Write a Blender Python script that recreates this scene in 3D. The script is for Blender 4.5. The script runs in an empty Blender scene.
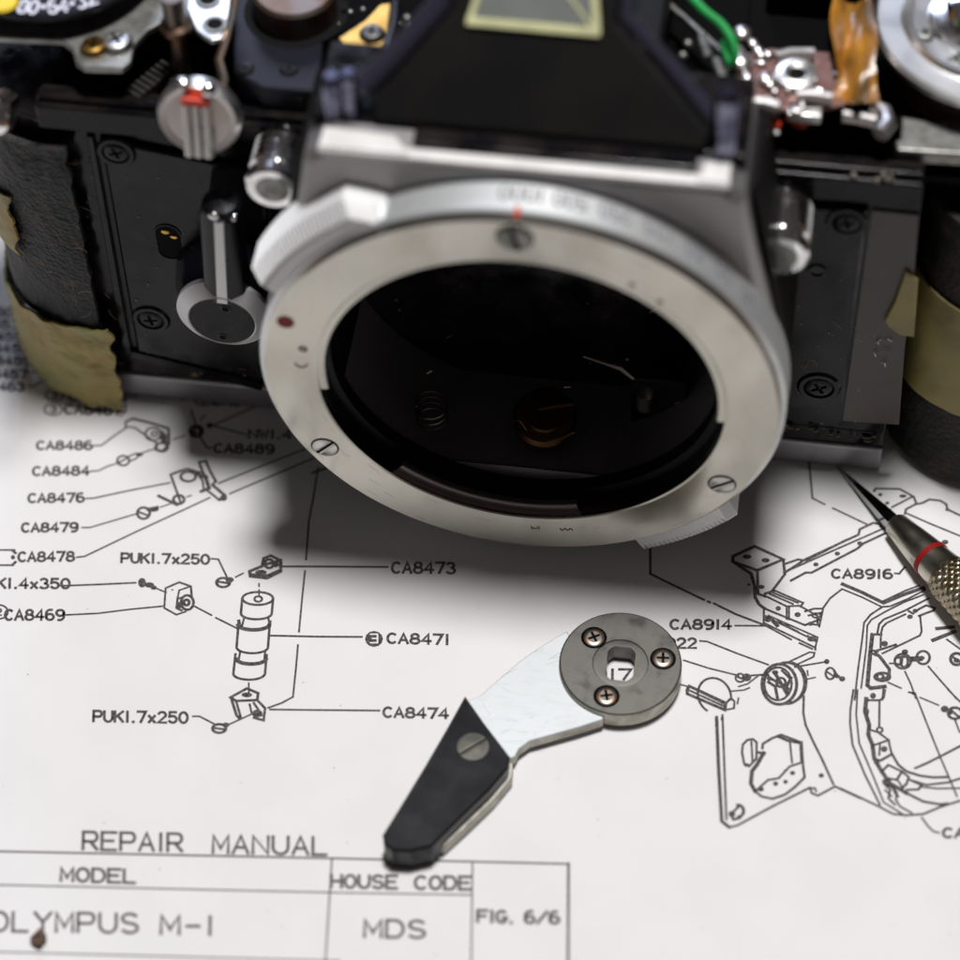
import bpy, math, random
from mathutils import Vector, Matrix, noise
random.seed(7)
S = 0.001                      # every length below is written in millimetres
ZT = -34.2                     # height of the sheet of paper (0 = axis of the lens mount)
C = bpy.context.scene.collection

# ------------------------------------------------------------------ camera
F_PX, PITCH, ROLL, YAW = 2768.0, 0.93, -0.0323632, -0.1672336
CAM = Vector((28.737, -200.070, 254.624))
_cy, _sy = math.cos(YAW), math.sin(YAW)
FWD = Vector((_sy*math.cos(PITCH), _cy*math.cos(PITCH), -math.sin(PITCH)))
_r0 = Vector((_cy, -_sy, 0)); _u0 = _r0.cross(FWD)
RIGHT = math.cos(ROLL)*_r0 + math.sin(ROLL)*_u0
UP = RIGHT.cross(FWD)
cd = bpy.data.cameras.new('camera'); cam = bpy.data.objects.new('camera', cd); C.objects.link(cam)
m3 = Matrix((RIGHT, UP, -FWD)).transposed()
cam.matrix_world = Matrix.Translation(CAM*S) @ m3.to_4x4()
cd.sensor_width = 36; cd.lens = F_PX/960*36; cd.clip_start = 0.01; cd.clip_end = 20
cd.dof.use_dof = True; cd.dof.focus_distance = 0.346; cd.dof.aperture_fstop = cd.lens/9.2
cd.dof.aperture_blades = 0
bpy.context.scene.camera = cam

# ------------------------------------------------------------------ light
W = bpy.data.worlds.new('World'); bpy.context.scene.world = W; W.use_nodes = True
bg = W.node_tree.nodes['Background']; bg.inputs[0].default_value = (0.95, 0.80, 0.82, 1); bg.inputs[1].default_value = 0.058
def area(name, loc, target, size, power, col):
    l = bpy.data.lights.new(name, 'AREA'); l.shape = 'DISK'; l.size = size*S; l.energy = power; l.color = col
    o = bpy.data.objects.new(name, l); C.objects.link(o)
    o.location = Vector(loc)*S
    o.rotation_euler = (Vector(target)-Vector(loc)).to_track_quat('-Z', 'Y').to_euler()
    return o
area('desk_lamp', (20, 60, 570), (0, 0, 0), 100, 3.85, (1.0, 0.988, 0.985))
area('window_light', (-180, 620, 420), (-10, 20, 0), 260, 1.6, (0.66, 0.75, 1.0))
sc = bpy.context.scene
sc.view_settings.view_transform = 'Standard'; sc.view_settings.look = 'None'
sc.view_settings.exposure = 0; sc.view_settings.gamma = 1

# ------------------------------------------------------------------ measuring helpers
def ray(u, v): return RIGHT*((u-480)/F_PX) - UP*((v-480)/F_PX) + FWD
def PY(u, v, y):
    d = ray(u, v); return CAM + d*((y-CAM.y)/d.y)
def PZ(u, v, z):
    d = ray(u, v); return CAM + d*((z-CAM.z)/d.z)

# ------------------------------------------------------------------ materials
def mat(name, col, rough=0.5, metal=0.0, col2=None, scale=300.0, amt=1.0, bump=0.0, bscale=800.0, spec=0.5,
        rvar=0.0, coat=0.0, stretch=(1, 1, 1), detail=4.0, lo=0.4, hi=0.65, kind='noise'):
    m = bpy.data.materials.new(name); m.use_nodes = True
    nt = m.node_tree; b = nt.nodes['Principled BSDF']
    b.inputs['Base Color'].default_value = (*col, 1); b.inputs['Roughness'].default_value = rough
    b.inputs['Metallic'].default_value = metal; b.inputs['Specular IOR Level'].default_value = spec
    b.inputs['Coat Weight'].default_value = coat
    tc = nt.nodes.new('ShaderNodeTexCoord'); mp = nt.nodes.new('ShaderNodeMapping'); mp.inputs['Scale'].default_value = stretch
    nt.links.new(tc.outputs['Object'], mp.inputs['Vector'])
    def nz(s, d):
        n = nt.nodes.new('ShaderNodeTexNoise'); n.inputs['Scale'].default_value = s; n.inputs['Detail'].default_value = d
        nt.links.new(mp.outputs[0], n.inputs['Vector']); return n
    if col2 is not None or rvar:
        n = nz(scale, detail)
        rp = nt.nodes.new('ShaderNodeMapRange'); rp.inputs[1].default_value = lo; rp.inputs[2].default_value = hi
        rp.inputs[3].default_value = 0; rp.inputs[4].default_value = amt
        nt.links.new(n.outputs['Fac'], rp.inputs[0])
        if col2 is not None:
            mx = nt.nodes.new('ShaderNodeMix'); mx.data_type = 'RGBA'
            mx.inputs[6].default_value = (*col, 1); mx.inputs[7].default_value = (*col2, 1)
            nt.links.new(rp.outputs[0], mx.inputs[0]); nt.links.new(mx.outputs[2], b.inputs['Base Color'])
        if rvar:
            rr = nt.nodes.new('ShaderNodeMapRange'); rr.inputs[3].default_value = max(0.02, rough-rvar); rr.inputs[4].default_value = min(1, rough+rvar)
            rr.inputs[1].default_value = 0.3; rr.inputs[2].default_value = 0.7
            nt.links.new(n.outputs['Fac'], rr.inputs[0]); nt.links.new(rr.outputs[0], b.inputs['Roughness'])
    if bump:
        bp = nt.nodes.new('ShaderNodeBump'); bp.inputs['Strength'].default_value = 1.0; bp.inputs['Distance'].default_value = bump*S
        if kind == 'voronoi':
            v = nt.nodes.new('ShaderNodeTexVoronoi'); v.inputs['Scale'].default_value = bscale; nt.links.new(mp.outputs[0], v.inputs['Vector'])
            nt.links.new(v.outputs['Distance'], bp.inputs['Height'])
        else:
            nb = nz(bscale, 5.0); nt.links.new(nb.outputs['Fac'], bp.inputs['Height'])
        nt.links.new(bp.outputs[0], b.inputs['Normal'])
    return m
M = {}
M['table'] = mat('table_wood', (0.16, 0.10, 0.06), 0.5, col2=(0.09, 0.05, 0.03), scale=60, stretch=(1, 8, 1))
M['paper'] = mat('paper', (0.795, 0.785, 0.78), 0.9, col2=(0.77, 0.76, 0.755), scale=90, bump=0.012, bscale=2500, spec=0.2)
M['ink'] = mat('ink', (0.040, 0.034, 0.036), 0.8, col2=(0.16, 0.14, 0.14), scale=2600, lo=0.35, hi=0.7, spec=0.2)
M['ink_soft'] = mat('grey_ink', (0.075, 0.062, 0.07), 0.8, col2=(0.19, 0.17, 0.175), scale=2600, lo=0.35, hi=0.7, spec=0.2)
M['nickel'] = mat('brushed_nickel', (0.50, 0.478, 0.425), 0.20, 1.0, col2=(0.36, 0.34, 0.29), scale=45, rvar=0.07, lo=0.42, hi=0.85, bump=0.002, bscale=2200, stretch=(3, 1, 1.4), detail=7)
_nt = M['nickel'].node_tree; _tg = _nt.nodes.new('ShaderNodeTangent'); _tg.direction_type = 'RADIAL'; _tg.axis = 'Y'
_nt.links.new(_tg.outputs[0], _nt.nodes['Principled BSDF'].inputs['Tangent']); _nt.nodes['Principled BSDF'].inputs['Anisotropic'].default_value = 0.0
M['satin'] = mat('satin_chrome', (0.80, 0.80, 0.79), 0.36, 1.0, col2=(0.68, 0.68, 0.67), scale=180, rvar=0.06, bump=0.003, bscale=2500)
M['cast'] = mat('grey_casting', (0.33, 0.32, 0.32), 0.45, 0.75, col2=(0.30, 0.29, 0.295), scale=50, bump=0.006, bscale=2200)
M['plate'] = mat('base_chrome', (0.42, 0.42, 0.43), 0.42, 0.9, col2=(0.32, 0.31, 0.32), scale=70)
M['chrome'] = mat('chrome', (0.82, 0.82, 0.82), 0.13, 1.0, col2=(0.62, 0.60, 0.58), scale=400, rvar=0.08)
M['white_metal'] = mat('pale_satin_metal', (0.56, 0.585, 0.595), 0.52, 0.5, rvar=0.03, col2=(0.53, 0.555, 0.562), scale=400, stretch=(1, 4, 1), lo=0.5, hi=0.8, bump=0.002, bscale=3000)
M['arm_edge'] = mat('cut_metal_edge', (0.44, 0.42, 0.37), 0.45, 0.9, col2=(0.27, 0.25, 0.21), scale=500)
M['hub'] = mat('tarnished_steel', (0.155, 0.15, 0.138), 0.40, 0.9, col2=(0.125, 0.12, 0.108), scale=500, rvar=0.1, bump=0.004, bscale=3500)
M['copper'] = mat('copper_and_screw_reflection', (0.25, 0.225, 0.20), 0.36, 1.0, col2=(0.42, 0.22, 0.12), scale=1300, lo=0.5, hi=0.7)  # orange patches paint reflections on grey-brown hub screws; copper link shares it
M['steelscrew'] = mat('screw_steel', (0.60, 0.59, 0.56), 0.32, 1.0, col2=(0.42, 0.40, 0.37), scale=700)
M['dull'] = mat('dull_steel', (0.32, 0.32, 0.30), 0.45, 0.9, col2=(0.2, 0.2, 0.18), scale=600)
M['dark'] = mat('gap_shade_and_marks', (0.006, 0.006, 0.006), 0.8, spec=0.1)  # near-black painted as shade in slots, gaps and holes; also plain marks
M['black'] = mat('black_enamel', (0.006, 0.006, 0.007), 0.20, 0.0, col2=(0.020, 0.016, 0.014), scale=210, rvar=0.15, bump=0.05, bscale=260, spec=0.20, lo=0.5, hi=0.8, detail=8)
M['black2'] = mat('black_frame', (0.004, 0.004, 0.005), 0.18, 0.0, col2=(0.014, 0.011, 0.010), scale=260, rvar=0.12, bump=0.04, bscale=320, spec=0.16)
M['blackscrew'] = mat('black_screw', (0.008, 0.008, 0.009), 0.3, 0.1, spec=0.2, col2=(0.06, 0.05, 0.045), scale=900, lo=0.55, hi=0.8)
M['gloss'] = mat('gloss_black', (0.006, 0.006, 0.009), 0.16, 0.0, bump=0.004, bscale=500, spec=0.3)
M['post'] = mat('post_violet_reflection', (0.26, 0.26, 0.35), 0.18, 1.0, col2=(0.05, 0.05, 0.08), scale=300, bump=0.01, bscale=500)  # violet metal colour paints the bluish reflections on the black posts
M['foil'] = mat('black_paper', (0.005, 0.0048, 0.0048), 0.50, col2=(0.009, 0.008, 0.0075), scale=70, bump=0.03, bscale=200, spec=0.14)
M['chamber'] = mat('chamber_black', (0.0012, 0.0011, 0.0011), 0.8, bump=0.01, bscale=500, spec=0.08)
M['chamber_gloss'] = mat('baffle_black', (0.004, 0.004, 0.004), 0.4, spec=0.16, bump=0.006, bscale=500)
M['lobe'] = mat('lobe_reddish_reflection', (0.34, 0.29, 0.29), 0.4, 1.0)  # reddish grey paints a reflection into the lower lobe
M['rivet'] = mat('dull_grey_rivet', (0.085, 0.085, 0.075), 0.55, 0.4, col2=(0.13, 0.125, 0.10), scale=800)
M['mechdark'] = mat('oiled_steel', (0.12, 0.115, 0.10), 0.35, 0.9)
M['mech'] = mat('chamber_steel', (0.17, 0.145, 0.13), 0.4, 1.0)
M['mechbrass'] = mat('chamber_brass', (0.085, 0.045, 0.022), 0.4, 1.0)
M['leather'] = mat('leatherette', (0.022, 0.022, 0.023), 0.62, spec=0.3, col2=(0.075, 0.058, 0.040), scale=420, lo=0.53, hi=0.75, bump=0.20, bscale=1700, kind='voronoi')
M['leather_r'] = mat('leatherette_brown', (0.018, 0.017, 0.016), 0.62, spec=0.3, col2=(0.085, 0.050, 0.026), scale=330, lo=0.58, hi=0.82, bump=0.13, bscale=1300, kind='voronoi')
M['tape'] = mat('masking_tape', (0.30, 0.29, 0.11), 0.6, col2=(0.34, 0.22, 0.05), scale=110, bump=0.10, bscale=350, lo=0.35, hi=0.7)
M['tape_r'] = mat('yellow_tape', (0.36, 0.29, 0.10), 0.55, col2=(0.24, 0.22, 0.085), scale=160, bump=0.06, bscale=500, lo=0.35, hi=0.7)
M['glue'] = mat('amber_glue', (0.34, 0.22, 0.05), 0.4, col2=(0.20, 0.11, 0.03), scale=260, bump=0.09, bscale=500)
M['residue'] = mat('glue_film', (0.048, 0.040, 0.042), 0.42, col2=(0.060, 0.034, 0.018), scale=110, bump=0.06, bscale=600)
M['red'] = mat('red_paint', (0.25, 0.008, 0.008), 0.5, spec=0.25)
M['redlac'] = mat('red_lacquer', (0.55, 0.05, 0.02), 0.25, coat=0.4)
M['grip'] = mat('black_plastic', (0.008, 0.0085, 0.011), 0.30, col2=(0.014, 0.015, 0.018), scale=300, rvar=0.03, bump=0.003, bscale=1500, lo=0.5, hi=0.8, spec=0.25)
M['brass'] = mat('brass', (0.62, 0.38, 0.10), 0.28, 1.0, col2=(0.45, 0.25, 0.06), scale=400)
M['pcb'] = mat('copper_laminate', (0.20, 0.10, 0.085), 0.35, 0.5, col2=(0.32, 0.20, 0.18), scale=350)
M['solder'] = mat('solder', (0.66, 0.63, 0.61), 0.33, 1.0, bump=0.05, bscale=700)
M['amber'] = mat('amber_film', (0.50, 0.21, 0.02), 0.3, col2=(0.09, 0.055, 0.02), scale=190, stretch=(1.6, .5, 1), bump=0.06, bscale=500, coat=0.5)
M['green'] = mat('green_insulation', (0.015, 0.30, 0.065), 0.4, bump=0.01, bscale=900)
M['cream'] = mat('cream_tape', (0.62, 0.62, 0.34), 0.5, col2=(0.5, 0.5, 0.28), scale=300)
M['glass'] = mat('prism_glass', (0.20, 0.215, 0.20), 0.12, 0.0, col2=(0.15, 0.16, 0.15), scale=90, coat=0.5)
M['dial'] = mat('dial_black', (0.012, 0.012, 0.019), 0.35, spec=0.14, bump=0.004, bscale=600)
M['print'] = mat('white_numerals', (0.70, 0.71, 0.82), 0.5)
M['yellow'] = mat('yellow_enamel', (0.75, 0.55, 0.03), 0.4)
M['brown'] = mat('brown_ring', (0.07, 0.035, 0.02), 0.35, col2=(0.03, 0.015, 0.01), scale=300)
M['cyl'] = mat('brown_steel', (0.17, 0.14, 0.12), 0.35, 0.8, col2=(0.12, 0.05, 0.02), scale=180)
M['band'] = mat('speed_ring_satin', (0.78, 0.79, 0.78), 0.42, 0.7, col2=(0.62, 0.66, 0.68), scale=120, rvar=0.05)
M['edge2'] = mat('bright_satin_highlight', (0.74, 0.74, 0.74), 0.5, 0.35)  # pale colour carries the lamp highlight on ring grips and lever bevel
M['edge'] = mat('top_edge_highlight', (0.72, 0.71, 0.69), 0.55, 0.2, col2=(0.62, 0.60, 0.58), scale=200)  # pale colour paints the overhead light along the block's top edge
M['rail'] = mat('rail_violet_reflection', (0.022, 0.021, 0.034), 0.30, spec=0.5, bump=0.01, bscale=500)  # violet tint paints the reflection along the black prism rails
M['glue2'] = mat('dried_glue', (0.13, 0.085, 0.03), 0.5, col2=(0.05, 0.035, 0.02), scale=500)
M['dustm'] = mat('dust', (0.30, 0.28, 0.25), 0.9)
M['lint'] = mat('brown_lint', (0.32, 0.22, 0.13), 0.8)
M['tool'] = mat('tool_nickel', (0.52, 0.49, 0.42), 0.30, 1.0, col2=(0.40, 0.37, 0.30), scale=260, rvar=0.08)
M['knurl'] = mat('tool_knurl', (0.50, 0.44, 0.33), 0.30, 1.0, col2=(0.34, 0.27, 0.17), scale=700)
M['needle'] = mat('polished_tip', (0.30, 0.31, 0.32), 0.12, 1.0)
M['crumb'] = mat('brown_crumb', (0.20, 0.12, 0.07), 0.7, col2=(0.03, 0.02, 0.015), scale=500, bump=0.1, bscale=900)
M['numb'] = mat('engraved_grey', (0.22, 0.22, 0.24), 0.6)
M['mottle'] = mat('stain', (0.30, 0.27, 0.23), 0.5, 0.9)

# ------------------------------------------------------------------ mesh helpers
class MB:
    def __init__(s): s.v = []; s.f = []; s.m = []; s.cur = 0
    def add(s, vs, fs, T=None):
        b = len(s.v)
        s.v += [tuple(T @ Vector(p)) if T is not None else tuple(p) for p in vs]
        s.f += [tuple(b+i for i in f) for f in fs]; s.m += [s.cur]*len(fs)
        return s
    def box(s, lo, hi, T=None):
        x0, y0, z0 = lo; x1, y1, z1 = hi
        return s.add([(x0,y0,z0),(x1,y0,z0),(x1,y1,z0),(x0,y1,z0),(x0,y0,z1),(x1,y0,z1),(x1,y1,z1),(x0,y1,z1)],
                     [(0,3,2,1),(4,5,6,7),(0,1,5,4),(1,2,6,5),(2,3,7,6),(3,0,4,7)], T)
    def prism(s, pts, z0, z1, T=None, inset=0.0, ih=0.0):
        n = len(pts); A = sum(pts[i][0]*pts[(i+1)%n][1]-pts[(i+1)%n][0]*pts[i][1] for i in range(n))
        if A < 0: pts = pts[::-1]
        vs = [(x,y,z0) for x,y in pts]; rings = 1
        def ins(d):
            out = []
            for i in range(n):
                p = Vector(pts[i]); a = (p-Vector(pts[i-1])).normalized(); b = (Vector(pts[(i+1)%n])-p).normalized()
                na = Vector((-a.y, a.x)); nb = Vector((-b.y, b.x)); k = (na+nb); k = k/max(0.5, k.dot(na)) if k.length > 1e-6 else na
                out.append(p+k*d)
            return out
        if inset: vs += [(x,y,z1-ih) for x,y in pts]; vs += [(q.x,q.y,z1) for q in ins(inset)]; rings = 3
        else: vs += [(x,y,z1) for x,y in pts]; rings = 2
        fs = [tuple(range(n-1,-1,-1)), tuple(range((rings-1)*n, rings*n))]
        for k in range(rings-1):
            for i in range(n):
                j = (i+1)%n; fs.append((k*n+i, k*n+j, (k+1)*n+j, (k+1)*n+i))
        return s.add(vs, fs, T)
    def lathe(s, prof, n=48, T=None, a0=0.0, a1=360.0, closed=False):
        full = abs(a1-a0) >= 359.9; k = n if full else n+1; m = len(prof); vs = []; fs = []
        for i in range(k):
            a = math.radians(a0+(a1-a0)*i/n)
            for r, z in prof: vs.append((r*math.cos(a), r*math.sin(a), z))
        for i in range(n):
            j = (i+1) % k
            for q in range(m if closed else m-1):
                w = (q+1) % m
                A, B, Cc, D = i*m+q, j*m+q, j*m+w, i*m+w
                r0, r1 = prof[q][0], prof[w][0]
                if r0 < 1e-9 and r1 < 1e-9: continue
                if r0 < 1e-9: fs.append((A, Cc, D))
                elif r1 < 1e-9: fs.append((A, B, D))
                else: fs.append((A, B, Cc, D))
        if closed and not full: fs.append(tuple(range(m))[::-1]); fs.append(tuple((k-1)*m+q for q in range(m)))
        return s.add(vs, fs, T)
    def tube(s, pts, r, n=10, caps=True, T=None):
        pts = [Vector(p) for p in pts]; L = len(pts); rs = r if isinstance(r, (list, tuple)) else [r]*L
        vs = []; fs = []; t = (pts[1]-pts[0]).normalized(); u = t.orthogonal().normalized()
        for i, p in enumerate(pts):
            t = (pts[min(i+1, L-1)]-pts[max(i-1, 0)]).normalized(); u = (u-t*u.dot(t)).normalized(); w = t.cross(u)
            for k in range(n):
                a = 2*math.pi*k/n; vs.append(p+(u*math.cos(a)+w*math.sin(a))*rs[i])
        for i in range(L-1):
            for k in range(n):
                j = (k+1)%n; fs.append((i*n+k, i*n+j, (i+1)*n+j, (i+1)*n+k))
        if caps: fs.append(tuple(range(n))[::-1]); fs.append(tuple((L-1)*n+k for k in range(n)))
        return s.add(vs, fs, T)
    def ball(s, c, r, n=12, sq=(1,1,1)):
        return s.lathe([(r*math.sin(math.pi*i/8), -r*math.cos(math.pi*i/8)) for i in range(9)], n,
                       Matrix.Translation(Vector(c)) @ Matrix.Diagonal((*sq, 1)))
    def build(s, name, mats, parent=None, smooth=35, bevel=0.0, seg=2, label=None, kind=None):
        if not isinstance(mats, (list, tuple)): mats = [mats]
        o0 = parent
        off = Vector((0,0,0))
        q = parent
        while q is not None: off += q.location; q = q.parent
        me = bpy.data.meshes.new(name)
        me.from_pydata([tuple(Vector(p)*S-off) for p in s.v], [], s.f); me.validate(); me.update()
        import bmesh
        bm = bmesh.new(); bm.from_mesh(me); bmesh.ops.recalc_face_normals(bm, faces=bm.faces); bm.to_mesh(me); bm.free()
        for mm in mats: me.materials.append(mm)
        if len(me.polygons) == len(s.m): me.polygons.foreach_set('material_index', s.m)
        if smooth:
            me.polygons.foreach_set('use_smooth', [True]*len(me.polygons)); me.set_sharp_from_angle(angle=math.radians(smooth))
        o = bpy.data.objects.new(name, me); C.objects.link(o); o.parent = parent
        if bevel:
            b = o.modifiers.new('bevel', 'BEVEL'); b.width = bevel*S; b.segments = seg; b.limit_method = 'ANGLE'; b.angle_limit = math.radians(40)
            b.harden_normals = True
        if label: o['label'] = label
        if kind: o['kind'] = kind
        return o
def thing(name, label, cat, loc=(0,0,0), group=None):
    o = bpy.data.objects.new(name, None); o.empty_display_size = 0.005; C.objects.link(o); o.location = Vector(loc)*S
    o['label'] = label; o['category'] = cat
    if group: o['group'] = group
    return o
def AX(origin, z, x=None):
    z = Vector(z).normalized(); x = Vector(x) if x is not None else z.orthogonal()
    x = (x-z*x.dot(z)).normalized(); y = z.cross(x)
    T = Matrix((x, y, z)).transposed().to_4x4(); T.translation = Vector(origin); return T
FRONT = lambda o: AX(o, (0,-1,0), (1,0,0))       # local x right, y up, z towards the viewer
UPAX = lambda o: AX(o, (0,0,1), (1,0,0))
def wob(p, f, a): return a*noise.noise(Vector(p)*f)

def slot_screw(name, T, R, h, parent, m, md=None, slot=0.34, ang=45, label=None):
    b = MB(); b.cur = 1; b.lathe([(0, 0.02), (R*1.13, 0.02)], 28, T); b.cur = 0  # flat dark disc paints the shade in the slot and rim gap
    hw = slot/2; R_ = T @ Matrix.Rotation(math.radians(ang), 4, 'Z')
    for sg in (1, -1):
        a0 = math.asin(hw/R); pts = [(R*math.cos(a), sg*R*math.sin(a)) for a in [a0+(math.pi-2*a0)*i/18 for i in range(19)]]
        b.prism(pts, 0.0, h, R_, inset=R*0.14, ih=h*0.45)
    return b.build(name, [m, md or M['dark']], parent, label=label)
def cross_screw(name, T, R, h, parent, m, md=None, ang=0, label=None, rim=1.14):
    b = MB(); b.cur = 1; b.lathe([(0, 0.02), (R*rim, 0.02)], 24, T)  # flat dark disc paints the shade in the cross and round the head
    R_ = T @ Matrix.Rotation(math.radians(ang), 4, 'Z'); b.cur = 0
    b.lathe([(R*0.60, 0.0), (R*0.60, h*0.98), (R*0.86, h*0.86), (R, h*0.35), (R, 0)], 28, R_)
    g = R*0.13; ri = R*0.61
    for k in range(4):
        a0 = math.asin(g/ri); pts = [(g, g)] + [(ri*math.cos(a), ri*math.sin(a)) for a in [a0+(math.pi/2-2*a0)*i/5 for i in range(6)]]
        b.prism(pts, 0.0, h, R_ @ Matrix.Rotation(math.pi/2*k, 4, 'Z'))
    return b.build(name, [m, md or M['dark']], parent, label=label)

# ------------------------------------------------------------------ stroke lettering
def arc(cx, cy, rx, ry, a0, a1, n=8): return [(cx+rx*math.cos(math.radians(a0+(a1-a0)*i/n)), cy+ry*math.sin(math.radians(a0+(a1-a0)*i/n))) for i in range(n+1)]
O_ = arc(.5,.5,.5,.5,90,450,16)
G = {'A':[[(0,0),(.5,1),(1,0)],[(.18,.34),(.82,.34)]], 'B':[[(0,0),(0,1),(.65,1)]+arc(.68,.76,.25,.24,90,-90,5)+[(0,.52)],[(.6,.52)]+arc(.7,.26,.3,.26,90,-90,5)+[(0,0)]],
 'C':[arc(.52,.5,.52,.5,50,310,12)], 'D':[[(0,0),(0,1),(.45,1)]+arc(.5,.5,.5,.5,80,-80,8)+[(0,0)]], 'E':[[(1,0),(0,0),(0,1),(1,1)],[(0,.52),(.8,.52)]],
 'F':[[(0,0),(0,1),(1,1)],[(0,.52),(.8,.52)]], 'G':[arc(.52,.5,.52,.5,50,350,12)+[(.6,.42)]], 'H':[[(0,0),(0,1)],[(1,0),(1,1)],[(0,.5),(1,.5)]],
 'I':[[(.5,0),(.5,1)]], 'K':[[(0,0),(0,1)],[(1,1),(0,.4)],[(.35,.6),(1,0)]], 'L':[[(0,1),(0,0),(.9,0)]], 'M':[[(0,0),(0,1),(.5,.25),(1,1),(1,0)]],
 'N':[[(0,0),(0,1),(1,0),(1,1)]], 'O':[O_], 'P':[[(0,0),(0,1),(.65,1)]+arc(.7,.73,.28,.27,90,-90,6)+[(0,.46)]],
 'R':[[(0,0),(0,1),(.65,1)]+arc(.7,.73,.28,.27,90,-90,6)+[(0,.46)],[(.5,.46),(1,0)]],
 'S':[arc(.5,.75,.45,.25,30,270,8)+arc(.5,.25,.48,.25,90,-150,8)], 'T':[[(0,1),(1,1)],[(.5,1),(.5,0)]], 'U':[[(0,1),(0,.4)]+arc(.5,.38,.5,.38,180,360,8)+[(1,1)]],
 'W':[[(0,1),(.25,0),(.5,.8),(.75,0),(1,1)]], 'Y':[[(0,1),(.5,.5),(1,1)],[(.5,.5),(.5,0)]], 'X':[[(.1,0),(.9,.62)],[(.1,.62),(.9,0)]],
 '0':[O_], '1':[[(.5,0),(.5,1)]], '2':[arc(.5,.72,.45,.28,160,-30,7)+[(0,0),(1,0)]], '3':[arc(.45,.75,.42,.25,150,-90,7)+arc(.48,.25,.5,.26,90,-150,7)],
 '4':[[(.72,0),(.72,1),(0,.3),(1,.3)]], '5':[[(.9,1),(.15,1),(.08,.56)]+arc(.48,.32,.48,.32,130,-150,9)], '6':[arc(.55,.6,.55,.42,70,180,5)+arc(.5,.3,.48,.3,180,-180,12)],
 '7':[[(0,1),(1,1),(.4,0)]], '8':[arc(.5,.76,.4,.24,-90,270,12),arc(.5,.27,.5,.27,90,450,12)], '9':[arc(.45,.4,.55,.42,-110,0,5)+arc(.5,.7,.48,.3,0,360,12)],
 '.':[[(.45,0),(.55,.03)]], '-':[[(.1,.45),(.9,.45)]], '/':[[(0,0),(1,1)]], ' ':[]}
NARROW = {'I':.35, '1':.45, '.':.4, ' ':.8, 'x':.9, '-':.9}
def strokes(s):
    out = []; x = 0.0
    for ch in s:
        w = NARROW.get(ch, 1.0); g = G['X'] if ch == 'x' else G.get(ch, [])
        k = min(w, 1.0)
        for pl in g:
            out.append([(x+((px-.5)*(k if ch not in 'I1.' else 1)+.5*w), py) for px, py in pl])
        x += w + .32
    return out, x-.32
def ribbon(mb, pts, w, nrm, lift=0.0):
    pts = [Vector(p) for p in pts]
    q = [pts[0]]
    for p in pts[1:]:
        if (p-q[-1]).length > 1e-4: q.append(p)
    pts = q; n = len(pts)
    if n < 2: return
    closed = (pts[0]-pts[-1]).length < 0.02 and n > 3
    nr = nrm if callable(nrm) else (lambda p: nrm)
    vs = []
    for i, p in enumerate(pts):
        N = nr(p)
        a = (pts[i]-pts[i-1]).normalized() if i > 0 else None
        b = (pts[i+1]-pts[i]).normalized() if i < n-1 else None
        if closed and i == 0: a = (pts[-1]-pts[-2]).normalized()
        if closed and i == n-1: b = (pts[1]-pts[0]).normalized()
        e = 0
        if a is None: a = b; e = -1
        if b is None: b = a; e = 1
        t = (a+b)
        t = t.normalized() if t.length > .3 else a
        sd = N.cross(t).normalized(); na = N.cross(a)
        k = 1/max(.55, abs(sd.dot(na)))
        c = p + t*e*w*.35 + N*lift
        vs += [c+sd*w*.5*k, c-sd*w*.5*k]
    mb.add(vs, [(2*i, 2*i+1, 2*i+3, 2*i+2) for i in range(n-1)])

# ------------------------------------------------------------------ table and printed sheet
MB().box((-700,-500,ZT-26), (700,700,ZT-0.25)).build('table_top', M['table'], None, kind='structure')
rot6 = math.radians(6.0)
sheet = thing('manual_page', 'white printed repair manual page with exploded part drawings, lying under the stripped camera', 'paper sheet', (0,0,ZT))
def rz(x, y): return (x*math.cos(rot6)-y*math.sin(rot6), x*math.sin(rot6)+y*math.cos(rot6))
pb = MB(); pb.prism([rz(-190,-85), rz(150,-85), rz(150,150), rz(-190,150)], ZT-0.2, ZT)
pb.build('sheet', M['paper'], sheet)
ZUP = Vector((0,0,1)); _k = [0]
def lift():
    _k[0] = (_k[0]+1) % 9; return 0.022+_k[0]*0.004
def on_paper(u, v): return PZ(u, v, ZT)
def ink_poly(mb, pts, wpx=1.7):
    w = wpx*1.36/8.15
    ribbon(mb, [on_paper(*p) for p in pts], w, ZUP, lift())
def ell(cx, cy, rx, ry=None, a0=0, a1=360, rot=0, n=18):
    ry = rx if ry is None else ry; c, s = math.cos(math.radians(rot)), math.sin(math.radians(rot))
    return [(cx+x*c-y*s, cy+x*s+y*c) for x, y in arc(0,0,rx,ry,a0,a1,n)]
def blob(mb, cx, cy, rx, ry=None, rot=0):
    p = ell(cx, cy, rx, ry, rot=rot, n=12)[:-1]; l = lift()
    mb.add([on_paper(*q)+ZUP*l for q in p], [tuple(range(12))])
def lettering(s, x0, y0, x1, y1, top, wpx=1.8, ink='ink'):
    """baseline from pixel (x0,y0) to (x1,y1), capital height 'top' pixels"""
    st, W_ = strokes(s); mb = MB()
    a, b, t = on_paper(x0, y0), on_paper(x1, y1), on_paper(x0+top*0.03, y0-top)
    ex, ey = (b-a)/W_, (t-a)
    for pl in st:
        ribbon(mb, [a+ex*p[0]+ey*p[1] for p in pl], wpx*1.6/8.15, ZUP, lift())
    return mb.build('lettering', M[ink], sheet, smooth=0)
def crop(ox, oy, s): return lambda pts: [(ox+x/s, oy+y/s) for x, y in pts]
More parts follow.
